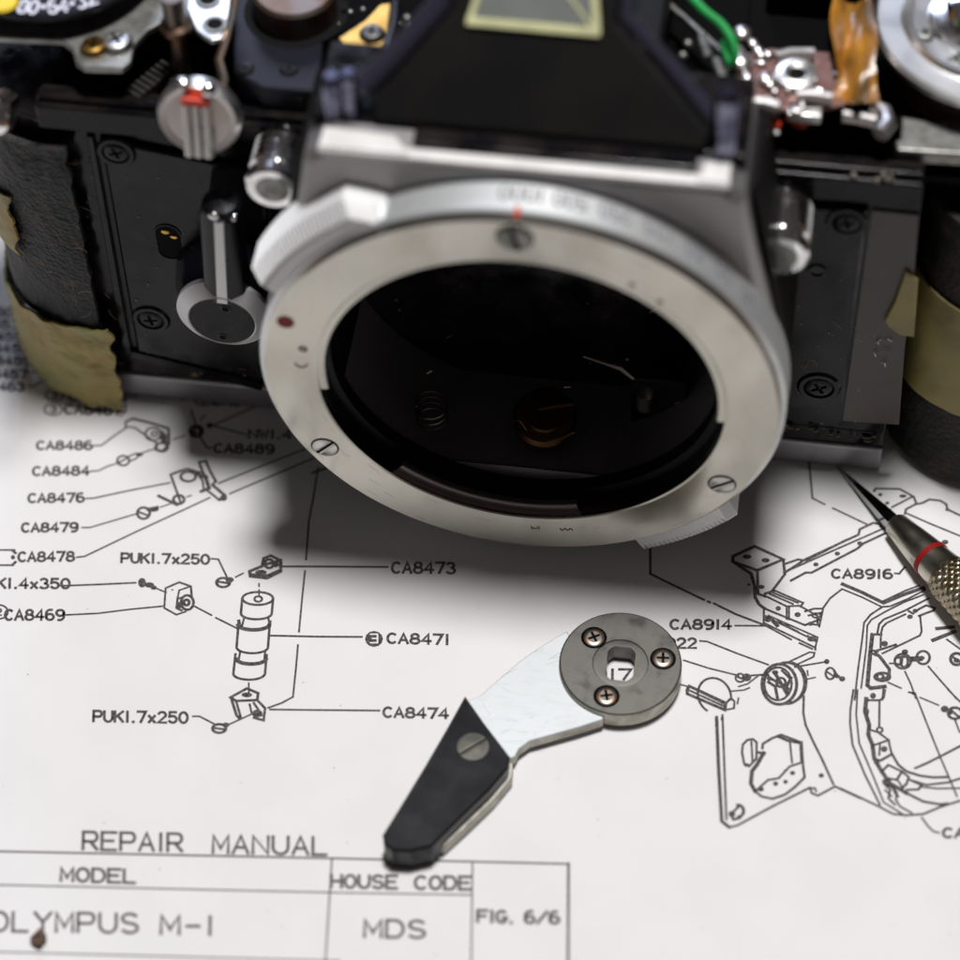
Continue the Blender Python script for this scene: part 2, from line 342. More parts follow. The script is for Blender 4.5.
def drawing(cr, lines, blobs=(), ink='ink', name='part_drawing'):
    mb = MB()
    for w, pts in lines: ink_poly(mb, cr(pts), w)
    for b in blobs:
        (x, y), = cr([(b[0], b[1])]); s = cr([(b[0]+1, 0)])[0][0]-cr([(b[0], 0)])[0][0]
        blob(mb, x, y, b[2]*s, (b[3] if len(b) > 3 else b[2]*.75)*s)
    return mb.build(name, M[ink], sheet, smooth=0)

for s, x0, y0, x1, y1, h in [
    ('CA8467',65,414,121.5,415,9.5),('CA8466',69,400.5,125.5,401.5,9),('CA8465',74,386,130,387,9),
    ('CA8463',-28,390.5,24,391,8),('CA8457',-26,378,27,378.5,8),('CA8459',-24,364.5,31,365,8),('CA8451',-28,352,26,352.5,8),('CA8455',-30,340,22,340.5,8),('CA8453',-34,328,18,328.5,8),('CA8450',-38,316,12,316.5,8),
    ('CA8486',37,449.5,92,449.5,8),('CA8484',33,475.5,89,475,8.5),('CA8476',28.5,502.5,84,502,8.5),('CA8479',22,532,77.5,531.5,8.5),
    ('CA8478',18.5,561.5,74,561,9),('PUK1.7x250',121.5,562.5,209,564,9),('UNK1.4x350',-24,588,69.5,588.5,9.5),('CA8469',5,620,64,620,10),
    ('CA8489',214.5,452.5,273.5,453.5,8.5),('NW1.4',249,438,291,438.5,8),('CA8488',213,405,270,406,8),
    ('CA8473',392,573,455,573.5,10.5),('CA8471',387.5,643,449,644.5,9.5),('CA8474',383.5,717,448,718.5,9.5),
    ('PUK1.7x250',93.5,721.5,187.5,723,10.5),('CA8914',670.5,629,731,629,9),('CA8922',634,648,696,648,9.5),('CA8917',546,679.5,631,679.5,10),
    ('CA8916',832,578,892,578.5,8.5),('CA8915',943,837.5,1008,838,9)]:
    lettering(s, x0, y0, x1, y1, h)
for s, x0, y0, x1, y1, h in [('REPAIR',83,849.5,182,851.5,17.5),('MANUAL',213,853,328,855,17.5),('MODEL',61,881,136,883,13),
    ('OLYMPUS',-9,931,138,933,19),('M-I',161,934,213,935,18.5),('HOUSE',331,887.5,397,888.5,12.5),('CODE',415,889,470.5,889.5,12.5),
    ('MDS',364.5,937,425,938,17),('FIG.',477.5,922,513,923,11.5),('6/6',525,923,559,923.5,11.5)]:
    lettering(s, x0, y0, x1, y1, h, 2.0, 'ink_soft')
idc = lambda p: p
drawing(idc, [(1.5,[(-40,850.6),(333,858.4),(568,864)]),(1.1,[(-40,884),(0,885),(340,892.8),(471.7,895)]),(1.0,[(-40,951),(340,961)]),
    (1.2,[(332,858),(324,985)]),(1.2,[(472.5,862),(471,985)]),(2.0,[(568.5,863.5),(568,985)])], ink='ink_soft', name='title_block')
for (x, y, rx, ry, d, xx) in [(53.4,409.4,9,6,'3',53.4),(54.5,395,9,6,'3',54.5),(57,381,9,6,'2',57),(204,400,9,6,'3',204),(-1,612,9,7,'2',-1)]:
    drawing(idc, [(1.4, ell(x,y,rx,ry))], name='balloon'); lettering(d, x-2.6, y+3.2, x+2.4, y+3.2, 6.4, 1.3)
drawing(idc, [], [(374,639,9,8)], name='balloon')
mbw = MB()
ribbon(mbw, [on_paper(*p) for p in [(370.5,634.5),(377.5,634.5),(377.5,643),(370.5,643)]], .2, ZUP, .07); ribbon(mbw, [on_paper(*p) for p in [(372.5,638.7),(377,638.7)]], .2, ZUP, .075)
mbw.build('lettering', M['paper'], sheet, smooth=0)

A = crop(0,380,3.692); B = crop(60,520,3.692); Ec = crop(640,540,4.364); Fc = crop(700,440,3.692); Gc = crop(700,620,3.692)
Hc = crop(840,560,6.858); Ic = crop(840,690,6.0); Jc = crop(710,690,6.4); Kc = crop(160,370,5.333); Lc = crop(820,450,6.4); Mc = crop(0,310,5.333)
drawing(Mc, [(1.5,[(148,405),(180,408),(215,385),(260,355)]),(1.5,[(160,335),(195,330),(215,310)]),(1.5,[(680,465),(725,460),(770,425)]),(1.3,[(670,480),(672,540),(640,568)]),
     (1.3,[(690,400),(640,380)])], name='leader_line')
drawing(A, [(2.3,[(465,155),(490,143),(560,160),(622,180),(624,235),(602,264),(575,258),(580,235)]),(1.6,[(465,172),(500,178),(545,210),(580,235)]),(1.6,[(465,155),(463,172)]),
     (1.8,ell(565,200,28,24)),(1.6,ell(570,200,10,9)),(2.4,ell(597,248,22,16)),(1.8,[(600,190),(612,235)]),(1.6,[(590,215),(618,228)]),
     (1.5,[(345,243),(375,242),(420,208),(465,178)]),(1.3,[(530,268),(570,255)]),(1.3,[(640,220),(682,207)])], [(605,215,12,20)])
drawing(A, [(2.0,ell(455,298,22,18)),(1.8,[(440,305),(470,288)]),(1.6,[(475,283),(500,272),(525,270),(500,292),(478,300)]),(1.4,[(335,337),(362,336),(400,318),(440,306)])], [(515,276,14,7)])
drawing(A, [(3.2,ell(725,190,22,20)),(1.8,ell(728,188,10,9)),(1.4,[(705,110),(718,150),(725,170)]),(1.6,[(740,213),(765,250),(782,251)])], [(712,200,12,14)])
drawing(Kc, [(1.5,[(290,300),(460,345)]),(1.5,[(290,292),(520,190)]),(1.3,[(215,270),(240,240)]),(1.4,[(120,160),(130,140),(170,130)])], [(265,297,20,15)], name='leader_line')
drawing(A, [(1.4,[(318,438),(345,437),(480,408),(628,380)])], name='leader_line')
drawing(A, [(1.4,[(283,655),(312,652),(500,562),(775,435)])], name='leader_line')
drawing(Kc, [(1.6,[(372,660),(820,470)]),(1.6,[(312,605),(560,505),(790,415)])], name='leader_line')
drawing(A, [(2.0,[(690,328),(630,350),(668,455)]),(2.0,[(630,350),(640,345),(690,328),(740,342)]),(2.6,[(585,428),(655,462)]),(2.4,ell(660,442,20,16)),(2.2,ell(695,357,28,18)),
     (2.2,[(735,305),(760,299),(775,335),(797,375),(783,388)]),(2.2,[(735,305),(750,345),(765,360)]),(3.0,[(725,345),(760,362),(772,400),(742,412)]),(1.8,[(735,355),(748,372),(752,400)]),
     (2.6,[(787,390),(832,428)]),(2.0,[(765,408),(812,445)]),(1.3,[(690,432),(706,427)])], [(825,436,14,11)])
drawing(A, [(2.2,ell(530,492,23,21)),(1.8,[(512,488),(545,500)]),(2.6,[(545,478),(582,470)]),(1.3,[(592,470),(650,450)]),(1.4,[(302,545),(332,545),(505,494)])], [(565,478,22,9)])
drawing(A, [(1.5,[(780,660),(806,662),(838,728)]),(2.2,ell(824,748,25,17)),(2.0,[(806,745),(840,750)]),(1.4,[(870,728),(898,714)])], [(848,738,16,10)])
drawing(B, [(1.5,[(0,243),(20,243),(150,238),(280,232)]),(1.4,[(355,252),(392,268)])], [(303,232,15,18),(330,240,18,10),(346,250,12,8)])
drawing(A, [(1.6,[(-20,628),(55,628)]),(1.6,[(-20,684),(50,684)]),(2.2,[(45,628),(58,640)]),(2.2,[(45,684),(58,672)])], [(48,655,8,8)], name='balloon')
drawing(B, [(1.8,[(390,252),(440,230),(483,245),(487,285)]),(1.6,[(390,252),(385,325),(430,350),(465,338)]),(1.5,[(435,285),(440,260),(483,245)]),(2.2,ell(470,305,23,27)),(2.4,ell(467,305,10,10)),
     (1.8,[(435,285),(430,325),(450,335)]),(1.4,[(20,351),(140,345),(260,330),(385,318)]),(1.4,[(495,318),(560,352)]),(1.4,[(575,361),(655,401)]),(1.6,[(440,290),(452,285)])], [(415,258,4),(438,318,9,16)])
drawing(B, [(2.6,[(700,190),(765,163),(815,150),(815,190),(765,215),(703,208),(700,190)]),(2.4,[(748,163),(752,142),(778,132),(815,150)]),(2.2,ell(772,162,16,16)),(1.3,[(735,235),(735,246)]),(1.3,[(735,258),(735,278)]),
     (1.7,[(818,172),(960,172),(1211,174)]),(2.0,[(700,200),(765,205),(812,185)])], [(742,194,22,10),(795,165,14,10)])
drawing(B, [(2.0,ell(730,290,57,24)),(1.8,ell(732,292,14,10)),(2.0,[(673,290),(668,345)]+ell(725,345,57,22,180,0)[1:-1]+[(782,345),(787,290)]),
     (1.7,[(680,362),(672,392)]),(1.7,[(770,366),(775,395)]),(3.2,ell(715,386,58,20,175,5)),(2.0,[(660,372),(652,470)]+ell(710,470,58,22,180,0)[1:-1]+[(768,470),(775,375)]),
     (1.7,[(665,488),(660,515)]),(1.7,[(757,488),(755,515)]),(3.2,ell(706,512,55,20,175,5)),(2.0,[(648,495),(640,568)]+ell(698,568,58,22,180,0)[1:-1]+[(757,568),(763,498)]),
     (1.4,[(697,602),(697,640)]),(1.6,[(772,427),(950,431),(1115,432)]),(2.6,[(660,372),(664,395)]),(2.6,[(775,375),(772,398)])])
drawing(B, [(2.2,[(630,655),(690,622),(732,640),(728,665),(650,668),(630,655)]),(2.2,[(632,658),(652,722),(664,733)]),(1.8,[(650,668),(668,730)]),(2.0,[(728,665),(757,695),(752,740),(715,730)]),(1.6,[(700,680),(708,715),(745,722)]),
     (1.5,[(775,700),(960,702),(1180,704)]),(1.8,[(715,675),(740,712)])], [(690,646,20,9),(728,715,20,14)])
drawing(B, [(1.5,[(490,725),(515,725),(573,755)]),(2.2,ell(588,770,25,16)),(1.8,[(570,768),(606,773)]),(1.4,[(622,756),(705,718)])], [(612,757,14,9)])
drawing(idc, [(1.5,[(318,468),(313,500),(309,520),(306,560)]),(1.5,[(305,571),(302,600),(299,632)]),(1.5,[(298,645),(296,668),(293,697)]),(1.4,[(293,697),(282,703),(268,708)]),(2.2,[(312,473),(330,467),(350,458)])], name='leader_line')
drawing(Ec, [(2.0,[(45,-60),(45,148),(110,180),(280,262)]),(2.0,[(295,268),(306,273)]),(1.9,[(322,277),(420,325),(560,378)])], name='leader_line')
drawing(Ec, [(2.6,[(405,72),(500,28),(625,85),(512,133),(405,95),(405,72)]),(2.6,[(405,95),(485,148),(500,200),(502,250),(520,282),(545,300)]),(2.2,[(512,133),(515,235),(548,247)]),(2.2,[(625,85),(632,150)]),
     (2.0,[(632,150),(575,225),(545,235)]),(2.0,[(632,105),(690,85),(722,90),(800,52),(900,0)])], [(467,73,20,10),(548,89,18,10),(475,195,7,6),(530,205,14,9)])
drawing(Ec, [(1.8,[(545,300),(720,372),(790,345)]),(1.7,[(545,235),(590,222),(712,275),(700,292)]),(1.6,[(548,245),(640,290),(702,287)]),(1.6,[(565,235),(668,280)]),(1.6,[(575,228),(690,275)]),(1.6,[(640,290),(640,345)]),(1.6,[(650,290),(650,348)]),
     (1.7,[(705,292),(775,332),(775,372)]),(1.7,[(720,312),(760,300),(795,300)]),(1.7,[(735,330),(790,318)]),(1.6,ell(770,330,18,10)),(1.6,[(735,365),(780,372)])], [(603,299,12,10),(688,326,14,11),(743,366,12,9)])
drawing(Ec, [(1.7,[(540,300),(540,362),(765,470),(765,480)]),(1.5,[(560,330),(775,425),(765,470)]),(1.5,[(570,345),(770,442)]),(1.3,[(600,352),(690,400)]),(1.5,[(555,378),(660,435)]),(1.5,[(695,450),(752,476)]),(3.0,[(545,335),(572,345),(600,375)]),(2.4,[(730,420),(770,442)])], [(558,345,16,14),(750,432,20,12)])
drawing(Ec, [(1.5,[(415,374),(560,375)])], name='leader_line')
drawing(Ec, [(1.5,[(262,441),(292,443),(420,494),(560,545)]),(1.4,[(190,525),(300,560),(430,592)]),(1.3,[(173,630),(210,640)])], name='leader_line')
drawing(Ec, [(1.6,ell(437,602,20,18)),(2.0,ell(465,600,15,12)),(1.8,[(425,597),(450,608)]),(1.6,[(482,592),(530,588)]),(1.3,[(400,660),(455,655),(478,645)]),(1.3,[(430,640),(470,628),(520,590)])], [(470,600,10,8)])
drawing(Ec, [(1.8,ell(325,680,70,80,150,400,-30,24)),(2.4,[(205,655),(215,638),(375,712),(370,742),(207,672),(205,655)]),(1.6,[(212,655),(370,728)]),(1.5,[(225,645),(373,718)]),(1.6,[(370,742),(410,735),(412,705),(398,690)]),(1.4,[(430,690),(425,715)]),
     (1.3,[(335,770),(338,785)]),(1.3,[(358,770),(355,785)]),(1.8,[(398,690),(375,712)])])
drawing(Ec, [(2.4,ell(608,630,76,88,0,360,0,26)),(1.8,ell(602,628,60,72)),(2.2,ell(640,625,78,90,-110,95,0,20)),(1.8,ell(650,622,76,88,-90,80,0,20)),(2.4,[(560,600),(600,620),(640,640),(660,600)]),(2.8,[(585,575),(612,620),(640,670)]),(2.0,ell(615,622,20,20)),
     (2.4,[(560,620),(590,640),(600,690)]),(2.0,[(620,570),(650,600)]),(1.6,[(525,590),(562,590)])], [(590,578,14,10),(640,655,16,14),(565,605,12,10)])
drawing(Ec, [(1.5,[(650,532),(740,490),(762,492),(757,510),(680,546)]),(1.5,[(675,555),(810,532)]),(1.3,[(720,610),(765,600)]),(1.3,[(730,570),(733,592)]),(1.8,ell(830,583,20,25)),(1.6,[(815,575),(845,595)]),(1.6,[(848,570),(862,592)])], [(815,531,12,11),(882,606,14,11),(862,596,12,8)])
drawing(Fc, [(1.6,[(402,75),(415,215),(460,238)]),(1.6,[(490,252),(615,311)])], name='leader_line')
drawing(Fc, [(2.0,[(310,492),(390,440),(585,350),(590,330),(640,306),(665,312)]),(1.6,[(315,487),(500,405),(680,326)]),(2.0,[(335,520),(390,490),(412,490),(580,402),(602,383),(688,343)])], [(428,460,10),(507,420,10),(590,382,10),(668,320,7)])
drawing(Lc, [(1.9,[(345,265),(357,247),(510,250),(600,300),(617,345),(550,380),(543,410)]),(1.7,[(460,367),(590,300)]),(1.9,[(617,347),(655,340),(700,317),(770,325),(808,348),(815,380),(860,402),(900,420)]),(1.6,[(552,405),(700,470),(900,552)])], [(385,287,14,11),(530,296,24,11),(815,382,14,10),(800,590,22,14),(430,340,14,10)])
drawing(Lc, [(1.7,[(478,790),(508,792),(525,770),(545,748)])], name='leader_line')
drawing(Fc, [(1.6,[(440,690),(455,620),(480,585),(525,550)])])
drawing(Hc, [(3.0,[(15,165),(150,222),(298,295),(430,240),(575,190)]),(1.5,[(15,200),(150,255),(285,322)]),(1.5,[(298,282),(450,210),(545,175)]),(1.5,[(290,322),(345,318),(470,265),(585,205)]),
     (1.5,[(285,325),(210,375),(165,430),(150,560),(125,740),(100,960)]),(1.4,[(570,240),(440,290),(320,350),(215,410),(187,450),(180,600),(160,760),(145,880)]),(1.7,[(610,262),(450,345),(300,408),(268,440),(255,508)]),(1.6,[(450,372),(320,432),(292,460),(280,508)]),
     (2.0,[(222,510),(285,512)]),(3.2,[(222,510),(205,660),(188,860),(210,880),(310,868)]),(1.8,[(240,625),(310,605),(385,580)]),(1.6,[(290,642),(420,580),(548,518),(560,490),(550,390)])])
drawing(Hc, [(1.6,[(280,515),(278,600)]),(1.8,[(470,350),(500,368),(540,338),(590,312),(650,330),(640,348),(590,365),(540,385)]),(2.6,[(240,640),(272,662),(338,750),(336,800),(300,822)]),(2.2,ell(290,802,52,28)),(2.0,ell(275,800,22,18)),(1.8,[(225,645),(250,655)]),
     (2.0,[(215,620),(260,628)]),(1.6,[(300,870),(290,960)])], [(305,575,24,20),(480,390,20,15),(375,585,14,8),(515,350,18,14),(230,930,16,18),(15,820,18,14),(330,790,12,16)])
drawing(Hc, [(1.4,[(330,840),(420,880)]),(1.4,[(470,908),(510,915)]),(1.4,[(445,765),(485,850),(520,950)]),(1.5,[(605,730),(700,840),(802,955)]),(1.4,[(340,710),(385,710)])], name='leader_line')
drawing(Hc, [(2.0,ell(430,695,55,50)),(1.8,ell(440,695,25,40)),(2.0,[(385,672),(470,660)]),(2.0,[(395,715),(420,720),(425,680)]),(2.4,[(490,672),(560,668)]),(2.2,[(490,690),(560,685)]),(2.0,ell(570,670,45,45)),(2.4,ell(800,680,42,40)),(2.0,[(770,665),(830,700)])], [(445,630,22,16),(560,672,22,14),(520,682,26,12),(800,690,22,16),(485,690,12,26)])
drawing(Hc, [(3.0,[(662,471),(780,460)]),(3.0,[(635,552),(790,490)]),(1.5,[(732,545),(825,612)])], name='leader_line')
drawing(Ic, [(1.6,[(80,0),(62,120),(60,200),(75,330),(150,510),(240,690)]),(1.4,[(105,0),(97,150),(115,320),(200,520),(262,675),(380,748)]),(1.8,[(0,590),(120,645),(240,703),(320,745),(400,752),(500,745),(600,703),(720,665)]),
     (3.2,[(158,50),(150,130),(175,210),(170,270),(195,330),(205,410),(250,490),(300,560),(400,620)]),(1.8,[(270,0),(262,45),(240,62),(165,62)]),(1.7,[(237,62),(235,225)]),(1.7,ell(238,240,17,15)),(1.7,[(185,240),(230,255),(290,300),(310,385)]),
     (1.6,[(208,330),(295,300)]),(1.6,[(240,330),(235,392)]),(2.0,[(210,440),(250,420),(312,385),(350,450),(400,490),(480,515),(560,525),(652,523)])])
drawing(Ic, [(1.9,[(250,490),(290,450),(372,490),(340,540),(290,530)]),(1.9,[(372,490),(412,522),(400,562),(370,592)]),(1.6,[(345,540),(378,590)]),(1.8,[(420,540),(520,570),(650,555),(725,530)]),(1.9,[(400,600),(470,597),(490,572),(420,540)]),(1.5,[(480,580),(580,592),(725,590)]),
     (2.0,[(400,620),(500,670),(600,687),(645,682)]),(1.5,[(340,610),(335,660),(360,700),(430,738)]),(1.7,[(260,560),(300,600),(290,650),(330,690)]),(2.6,[(262,545),(320,590),(345,640)]),(1.5,[(270,600),(310,640)])], [(198,35,18,18),(265,355,20,18),(220,425,18,16),(285,545,22,20),(320,580,20,16),(165,130,10,20)])
drawing(Ic, [(1.4,[(415,14),(450,20),(520,200),(600,400),(660,540),(702,640)]),(1.4,[(480,45),(592,92)]),(1.9,[(450,470),(520,440),(600,400),(725,335)]),(1.5,[(650,0),(725,75)]),(1.4,[(690,180),(718,255)]),(1.5,[(490,765),(530,820),(562,850),(596,857)])], [(440,20,12,9)], name='leader_line')
drawing(Ic, [(2.2,ell(690,140,42,34)),(2.0,[(665,120),(710,160)])], [(628,115,24,20),(660,130,20,20)])
drawing(Jc, [(2.6,[(42,175),(55,500),(75,840),(125,880)]),(1.8,[(125,880),(180,865),(400,745),(640,625)]),(1.7,[(80,160),(92,500),(105,830)]),(1.7,[(640,625),(650,660),(690,677),(800,618)]),
     (1.8,[(600,40),(597,150),(612,225),(660,330),(720,450),(790,605)]),(1.8,[(800,618),(960,692)]),(1.6,[(640,632),(670,628),(680,650)])], [(712,548,18,14)])
drawing(Jc, [(3.0,[(345,400),(300,480),(268,520),(262,600),(290,650)]),(2.0,[(290,650),(330,682),(400,697),(480,670),(545,620),(605,560),(595,480),(582,335),(455,287),(400,308),(338,345),(335,375)]),(1.8,[(300,640),(370,577),(440,565),(510,490),(585,465)]),
     (2.4,[(430,295),(500,325),(582,340)]),(1.6,[(512,340),(525,467)]),(2.8,[(582,335),(590,465)]),(1.8,[(210,350),(240,320),(275,315),(298,335),(297,440),(250,490),(218,470),(205,400),(210,350)]),(1.6,[(265,330),(272,460)]),(2.2,[(310,400),(350,410)])],
     [(420,600,17,15),(483,588,15,14),(528,532,17,14),(325,635,20,16),(232,480,18,12),(455,290,20,9)])
drawing(Jc, [(2.4,ell(180,775,35,38,-100,90,0,10)),(2.0,[(130,790),(150,830),(190,820),(210,790)]),(1.8,[(150,780),(185,745)])], [(140,795,22,22)])

mb = MB(); rs = random.Random(5)
for k in range(70):
    p = PZ(rs.uniform(0, 960), rs.uniform(430, 955), ZT+.02); r = rs.uniform(.03, .09); mb.lathe([(0, .02), (r, .02)], 6, UPAX(p))
mb.build('toner_speck', M['ink_soft'], sheet, kind='stuff', smooth=0)
mb = MB()
for k in range(36):
    p = PZ(742+rs.gauss(30, 30), 75+rs.gauss(10, 22), 27.0+rs.uniform(.1, 1.0)); r = rs.uniform(.15, .5); mb.ball(p, r, 7, (rs.uniform(.8, 2), rs.uniform(.8, 1.6), .7))
SOLDER_BITS = mb
# ------------------------------------------------------------------ the stripped camera
cam_ = thing('film_camera', 'black and silver film camera body with covers removed, its open silver lens mount facing forward', 'camera', (0, 30, ZT))
YF = 20.5                                            # front wall of the body
def outline(off=0.0, z=None):
    pts = []; cx, cy, r = -58, YF+12, 12+off
    for i in range(13): a = math.radians(180+90*i/12); pts.append((cx+r*math.cos(a), cy+r*math.sin(a)))
    pts += [(44.2, YF-off), (44.2, 42), (69+off, 42), (69+off, 55), (-70-off, 55)]
    return pts
MB().prism(outline(0), ZT+4.9, 17.5).build('chassis', M['black2'], cam_, bevel=0.3)
MB().prism(outline(0.35), ZT+0.3, ZT+4.8).build('base_plate', M['plate'], cam_, bevel=0.5, seg=3)
MB().prism(outline(0.15), ZT+4.8, ZT+8.2).build('lower_rail', M['black2'], cam_, bevel=0.6, seg=2)
# upper ledge running along the front, two stepped rails
for x0, x1 in ((-60, -24.5), (24.5, 44)):
    b = MB(); b.box((x0, YF-1.2, 17.3), (x1, YF+2.6, 21.2)); b.box((x0+.1, YF-0.4, 21.1), (x1-.1, YF+1.2, 22.1))
    b.build('top_ledge', M['black2'], cam_, bevel=0.35)
for sx in (-60, 24.5):
    b = MB(); b.box((sx, YF+2.7, 17.6), (sx+ (35.5 if sx < 0 else 44), 54, 18.4)); b.build('deck_floor', M['chamber'], cam_)

# front panels with grooves, screws and holes
def panel(name, pts, screws, label):
    q = [PY(u, v, YF-0.9) for u, v in pts]
    p2 = [(p.x, p.z) for p in q]
    o = MB().prism([(x, z) for x, z in p2], 0, 0.8, FRONT((0, YF-0.05, 0)), inset=0.35, ih=0.3).build(name, M['black'], cam_, label=label)
    q2 = MB().prism([(x*1.0, z) for x, z in p2], 0, 0.05, FRONT((0, YF-0.02, 0)))
    for u, v, R, an in screws:
        s = PY(u, v, YF-0.9)
        bb = MB(); bb.lathe([(R*1.08, 0.0), (R*1.12, 0.32), (R*1.42, 0.32), (R*1.6, 0.0)], 28, FRONT((s.x, YF-0.86, s.z))); bb.build('screw_rim', M['black'], o)
        cross_screw('screw', FRONT((s.x, YF-0.86, s.z)), R, 0.34, o, M['blackscrew'], ang=an)
    return o
pl = panel('front_panel', [(100,140),(268,175),(268,383),(137,352)], [(116,152,1.55,20),(151,319,1.6,10)], None)
pr = panel('front_panel', [(770,205),(868,212),(843,405),(765,412)], [(847,222,1.6,15),(819,387,1.75,30)], None)
# outer rib left of the panel and bottom rib
b = MB()
for pts, w in (([(86,136),(93,138),(132,357),(124,357)], 0), ([(124,357),(132,352),(262,384),(262,392)], 0)):
    q = [PY(u, v, YF-0.6) for u, v in pts]; b.prism([(p.x, p.z) for p in q], 0, 0.55, FRONT((0, YF, 0)), inset=.12, ih=.15)
b.build('panel_rib', M['black'], cam_)
# slot hole in the left panel, its shade painted as a flat dark patch
s0 = PY(169, 242, YF-0.9)
b = MB(); b.prism([(s0.x+x, s0.z+z) for x, z in [(1.55*math.cos(math.radians(t)), 1.6*math.sin(math.radians(t))+(1.5 if 0 <= t <= 180 else -1.5)) for t in range(0, 360, 15)]], 0, 0.04, FRONT((0, YF-0.86, 0)))
b.build('slot_hole', M['dark'], pl)
bb = MB().tube([(s0.x+1.6*math.cos(math.radians(t)), YF-0.9, s0.z+1.65*math.sin(math.radians(t))+(1.5 if 0 <= t <= 180 else -1.5)) for t in range(0, 361, 15)], 0.13, 6)
bb.build('slot_rim', M['blackscrew'], pl)
g = PY(168, 233, YF-1.0)
b = MB(); b.ball(g+Vector((-.3,0,.1)), .42, 8, (1.3,.3,1)); b.ball(g+Vector((.7,0,-.7)), .36, 8, (1.4,.3,.9)); b.build('glue_spot', M['brass'], pl)
for u, v, r in ((817,271,.75),):
    s = PY(u, v, YF-.9); MB().lathe([(0,.05),(r,.05),(r*1.05,.28),(r*1.4,.28),(r*1.6,0)], 18, FRONT((s.x, YF-.86, s.z))).build('hole_rim', M['gloss'], pr)
# residue strip and glue on the right
q = [PY(u, v, YF-0.35) for u, v in [(872,211),(919,216),(912,300),(905,345),(899,425),(843,421),(845,405)]]
MB().prism([(p.x, p.z) for p in q], 0, 0.3, FRONT((0, YF-0.02, 0))).build('glue_film', M['residue'], cam_, label='grey brown patch of glue residue where the covering was peeled off')
b = MB()
q = [PY(u, v, YF-0.9) for u, v in [(884,322),(894,303),(905,272),(918,282),(914,338),(900,336),(888,328)]]
b.prism([(p.x, p.z) for p in q], 0, 0.5, FRONT((0, YF-0.4, 0)), inset=.2, ih=.2)
b.build('tape_scrap', M['tape_r'], cam_, label='folded amber scrap of old tape beside the rolled covering')

# shiny flakes of lacquer on the peeled strip
b = MB()
for i in range(9):
    p = PY(random.uniform(872, 893), random.uniform(340, 368), YF-.55); a = random.uniform(0, 3); L = random.uniform(.5, 1.3)
    b.tube([p, p+Vector((math.cos(a)*L*.5, -.08, math.sin(a)*L*.5)), p+Vector((math.cos(a)*L, 0, math.sin(a)*L))], .05, 5)
b.build('tape_flake', M['solder'], cam_, kind='stuff')

# leatherette + tape, left
def curved_strip(off, s0, s1, zlo, zhi, n=60, mz=26, amp=0.25, edge=0.5, thick=0.5, seed=0, f=0.18):
    """strip following the rounded left end of the body; s = length from x=-44 going left and round the corner"""
    def pos(s, off):
        flat = 14.0
        if s <= flat: return Vector((-44-s, YF-off)), Vector((0, -1))
        a = (s-flat)/12.0
        if a < math.pi/2: d = Vector((-math.sin(a), -math.cos(a))); return Vector((-58, YF+12))+d*(12+off), d
        return Vector((-70-off, YF+12+(s-flat-12*math.pi/2))), Vector((-1, 0))
    mb = MB(); V = []
    for lay in (0, 1):
        for i in range(n+1):
            s = s0+(s1-s0)*i/n
            p, d = pos(s, off)
            for j in range(mz+1):
                t = j/mz
                lo = zlo(s)+edge*noise.noise(Vector((s*.6, 3+seed, 0))); hi = zhi(s)+edge*noise.noise(Vector((s*.6, 9+seed, 0)))
                z = lo+(hi-lo)*t
                w = amp*noise.noise(Vector((s*f, z*f, seed)))+amp*.4*noise.noise(Vector((s*f*4, z*f*4, seed)))
                q = p+d*(w+(thick if lay else 0))
                ss = 0
                if i == 0: ss = edge*noise.noise(Vector((z*.45, 5, seed)))+edge*.3*noise.noise(Vector((z*1.6, 5, seed)))
                V.append((q.x+ss, q.y, z))
    k = (n+1)*(mz+1); F = []
    for i in range(n):
        for j in range(mz):
            a = i*(mz+1)+j; F.append((a, a+1, a+mz+2, a+mz+1)); a += k; F.append((a, a+mz+1, a+mz+2, a+1))
    for i in range(n):
        for j in (0, mz):
            a = i*(mz+1)+j; c = (i+1)*(mz+1)+j; F.append((a, c, c+k, a+k))
    for j in range(mz):
        for i in (0, n):
            a = i*(mz+1)+j; F.append((a, a+k, a+1+k, a+1))
    return mb.add(V, F)
lea = curved_strip(1.3, 13.0, 38, lambda s: -19.0-0.02*s, lambda s: 15.2-0.10*(s-11), n=90, mz=60, amp=.35, edge=.35, thick=.9, seed=1).build(
    'leatherette', M['leather'], cam_, smooth=60, label='worn black leatherette covering the rounded left end of the body')
curved_strip(2.75, 11.6, 38, lambda s: ZT+0.6+0.03*(s-9), lambda s: -17.0-.10*(s-9), n=90, mz=60, amp=.5, edge=.7, thick=.35, seed=4, f=.35).build('masking_tape', M['tape'], lea, smooth=60, label='crumpled yellow green masking tape round the lower left corner')
curved_strip(2.75, 21, 38, lambda s: -5-0.1*s, lambda s: 6-.55*(s-17), n=40, mz=40, amp=.4, edge=.8, thick=.3, seed=8).build('masking_tape', M['tape'], lea, smooth=60, label='small scrap of green tape at the left edge')

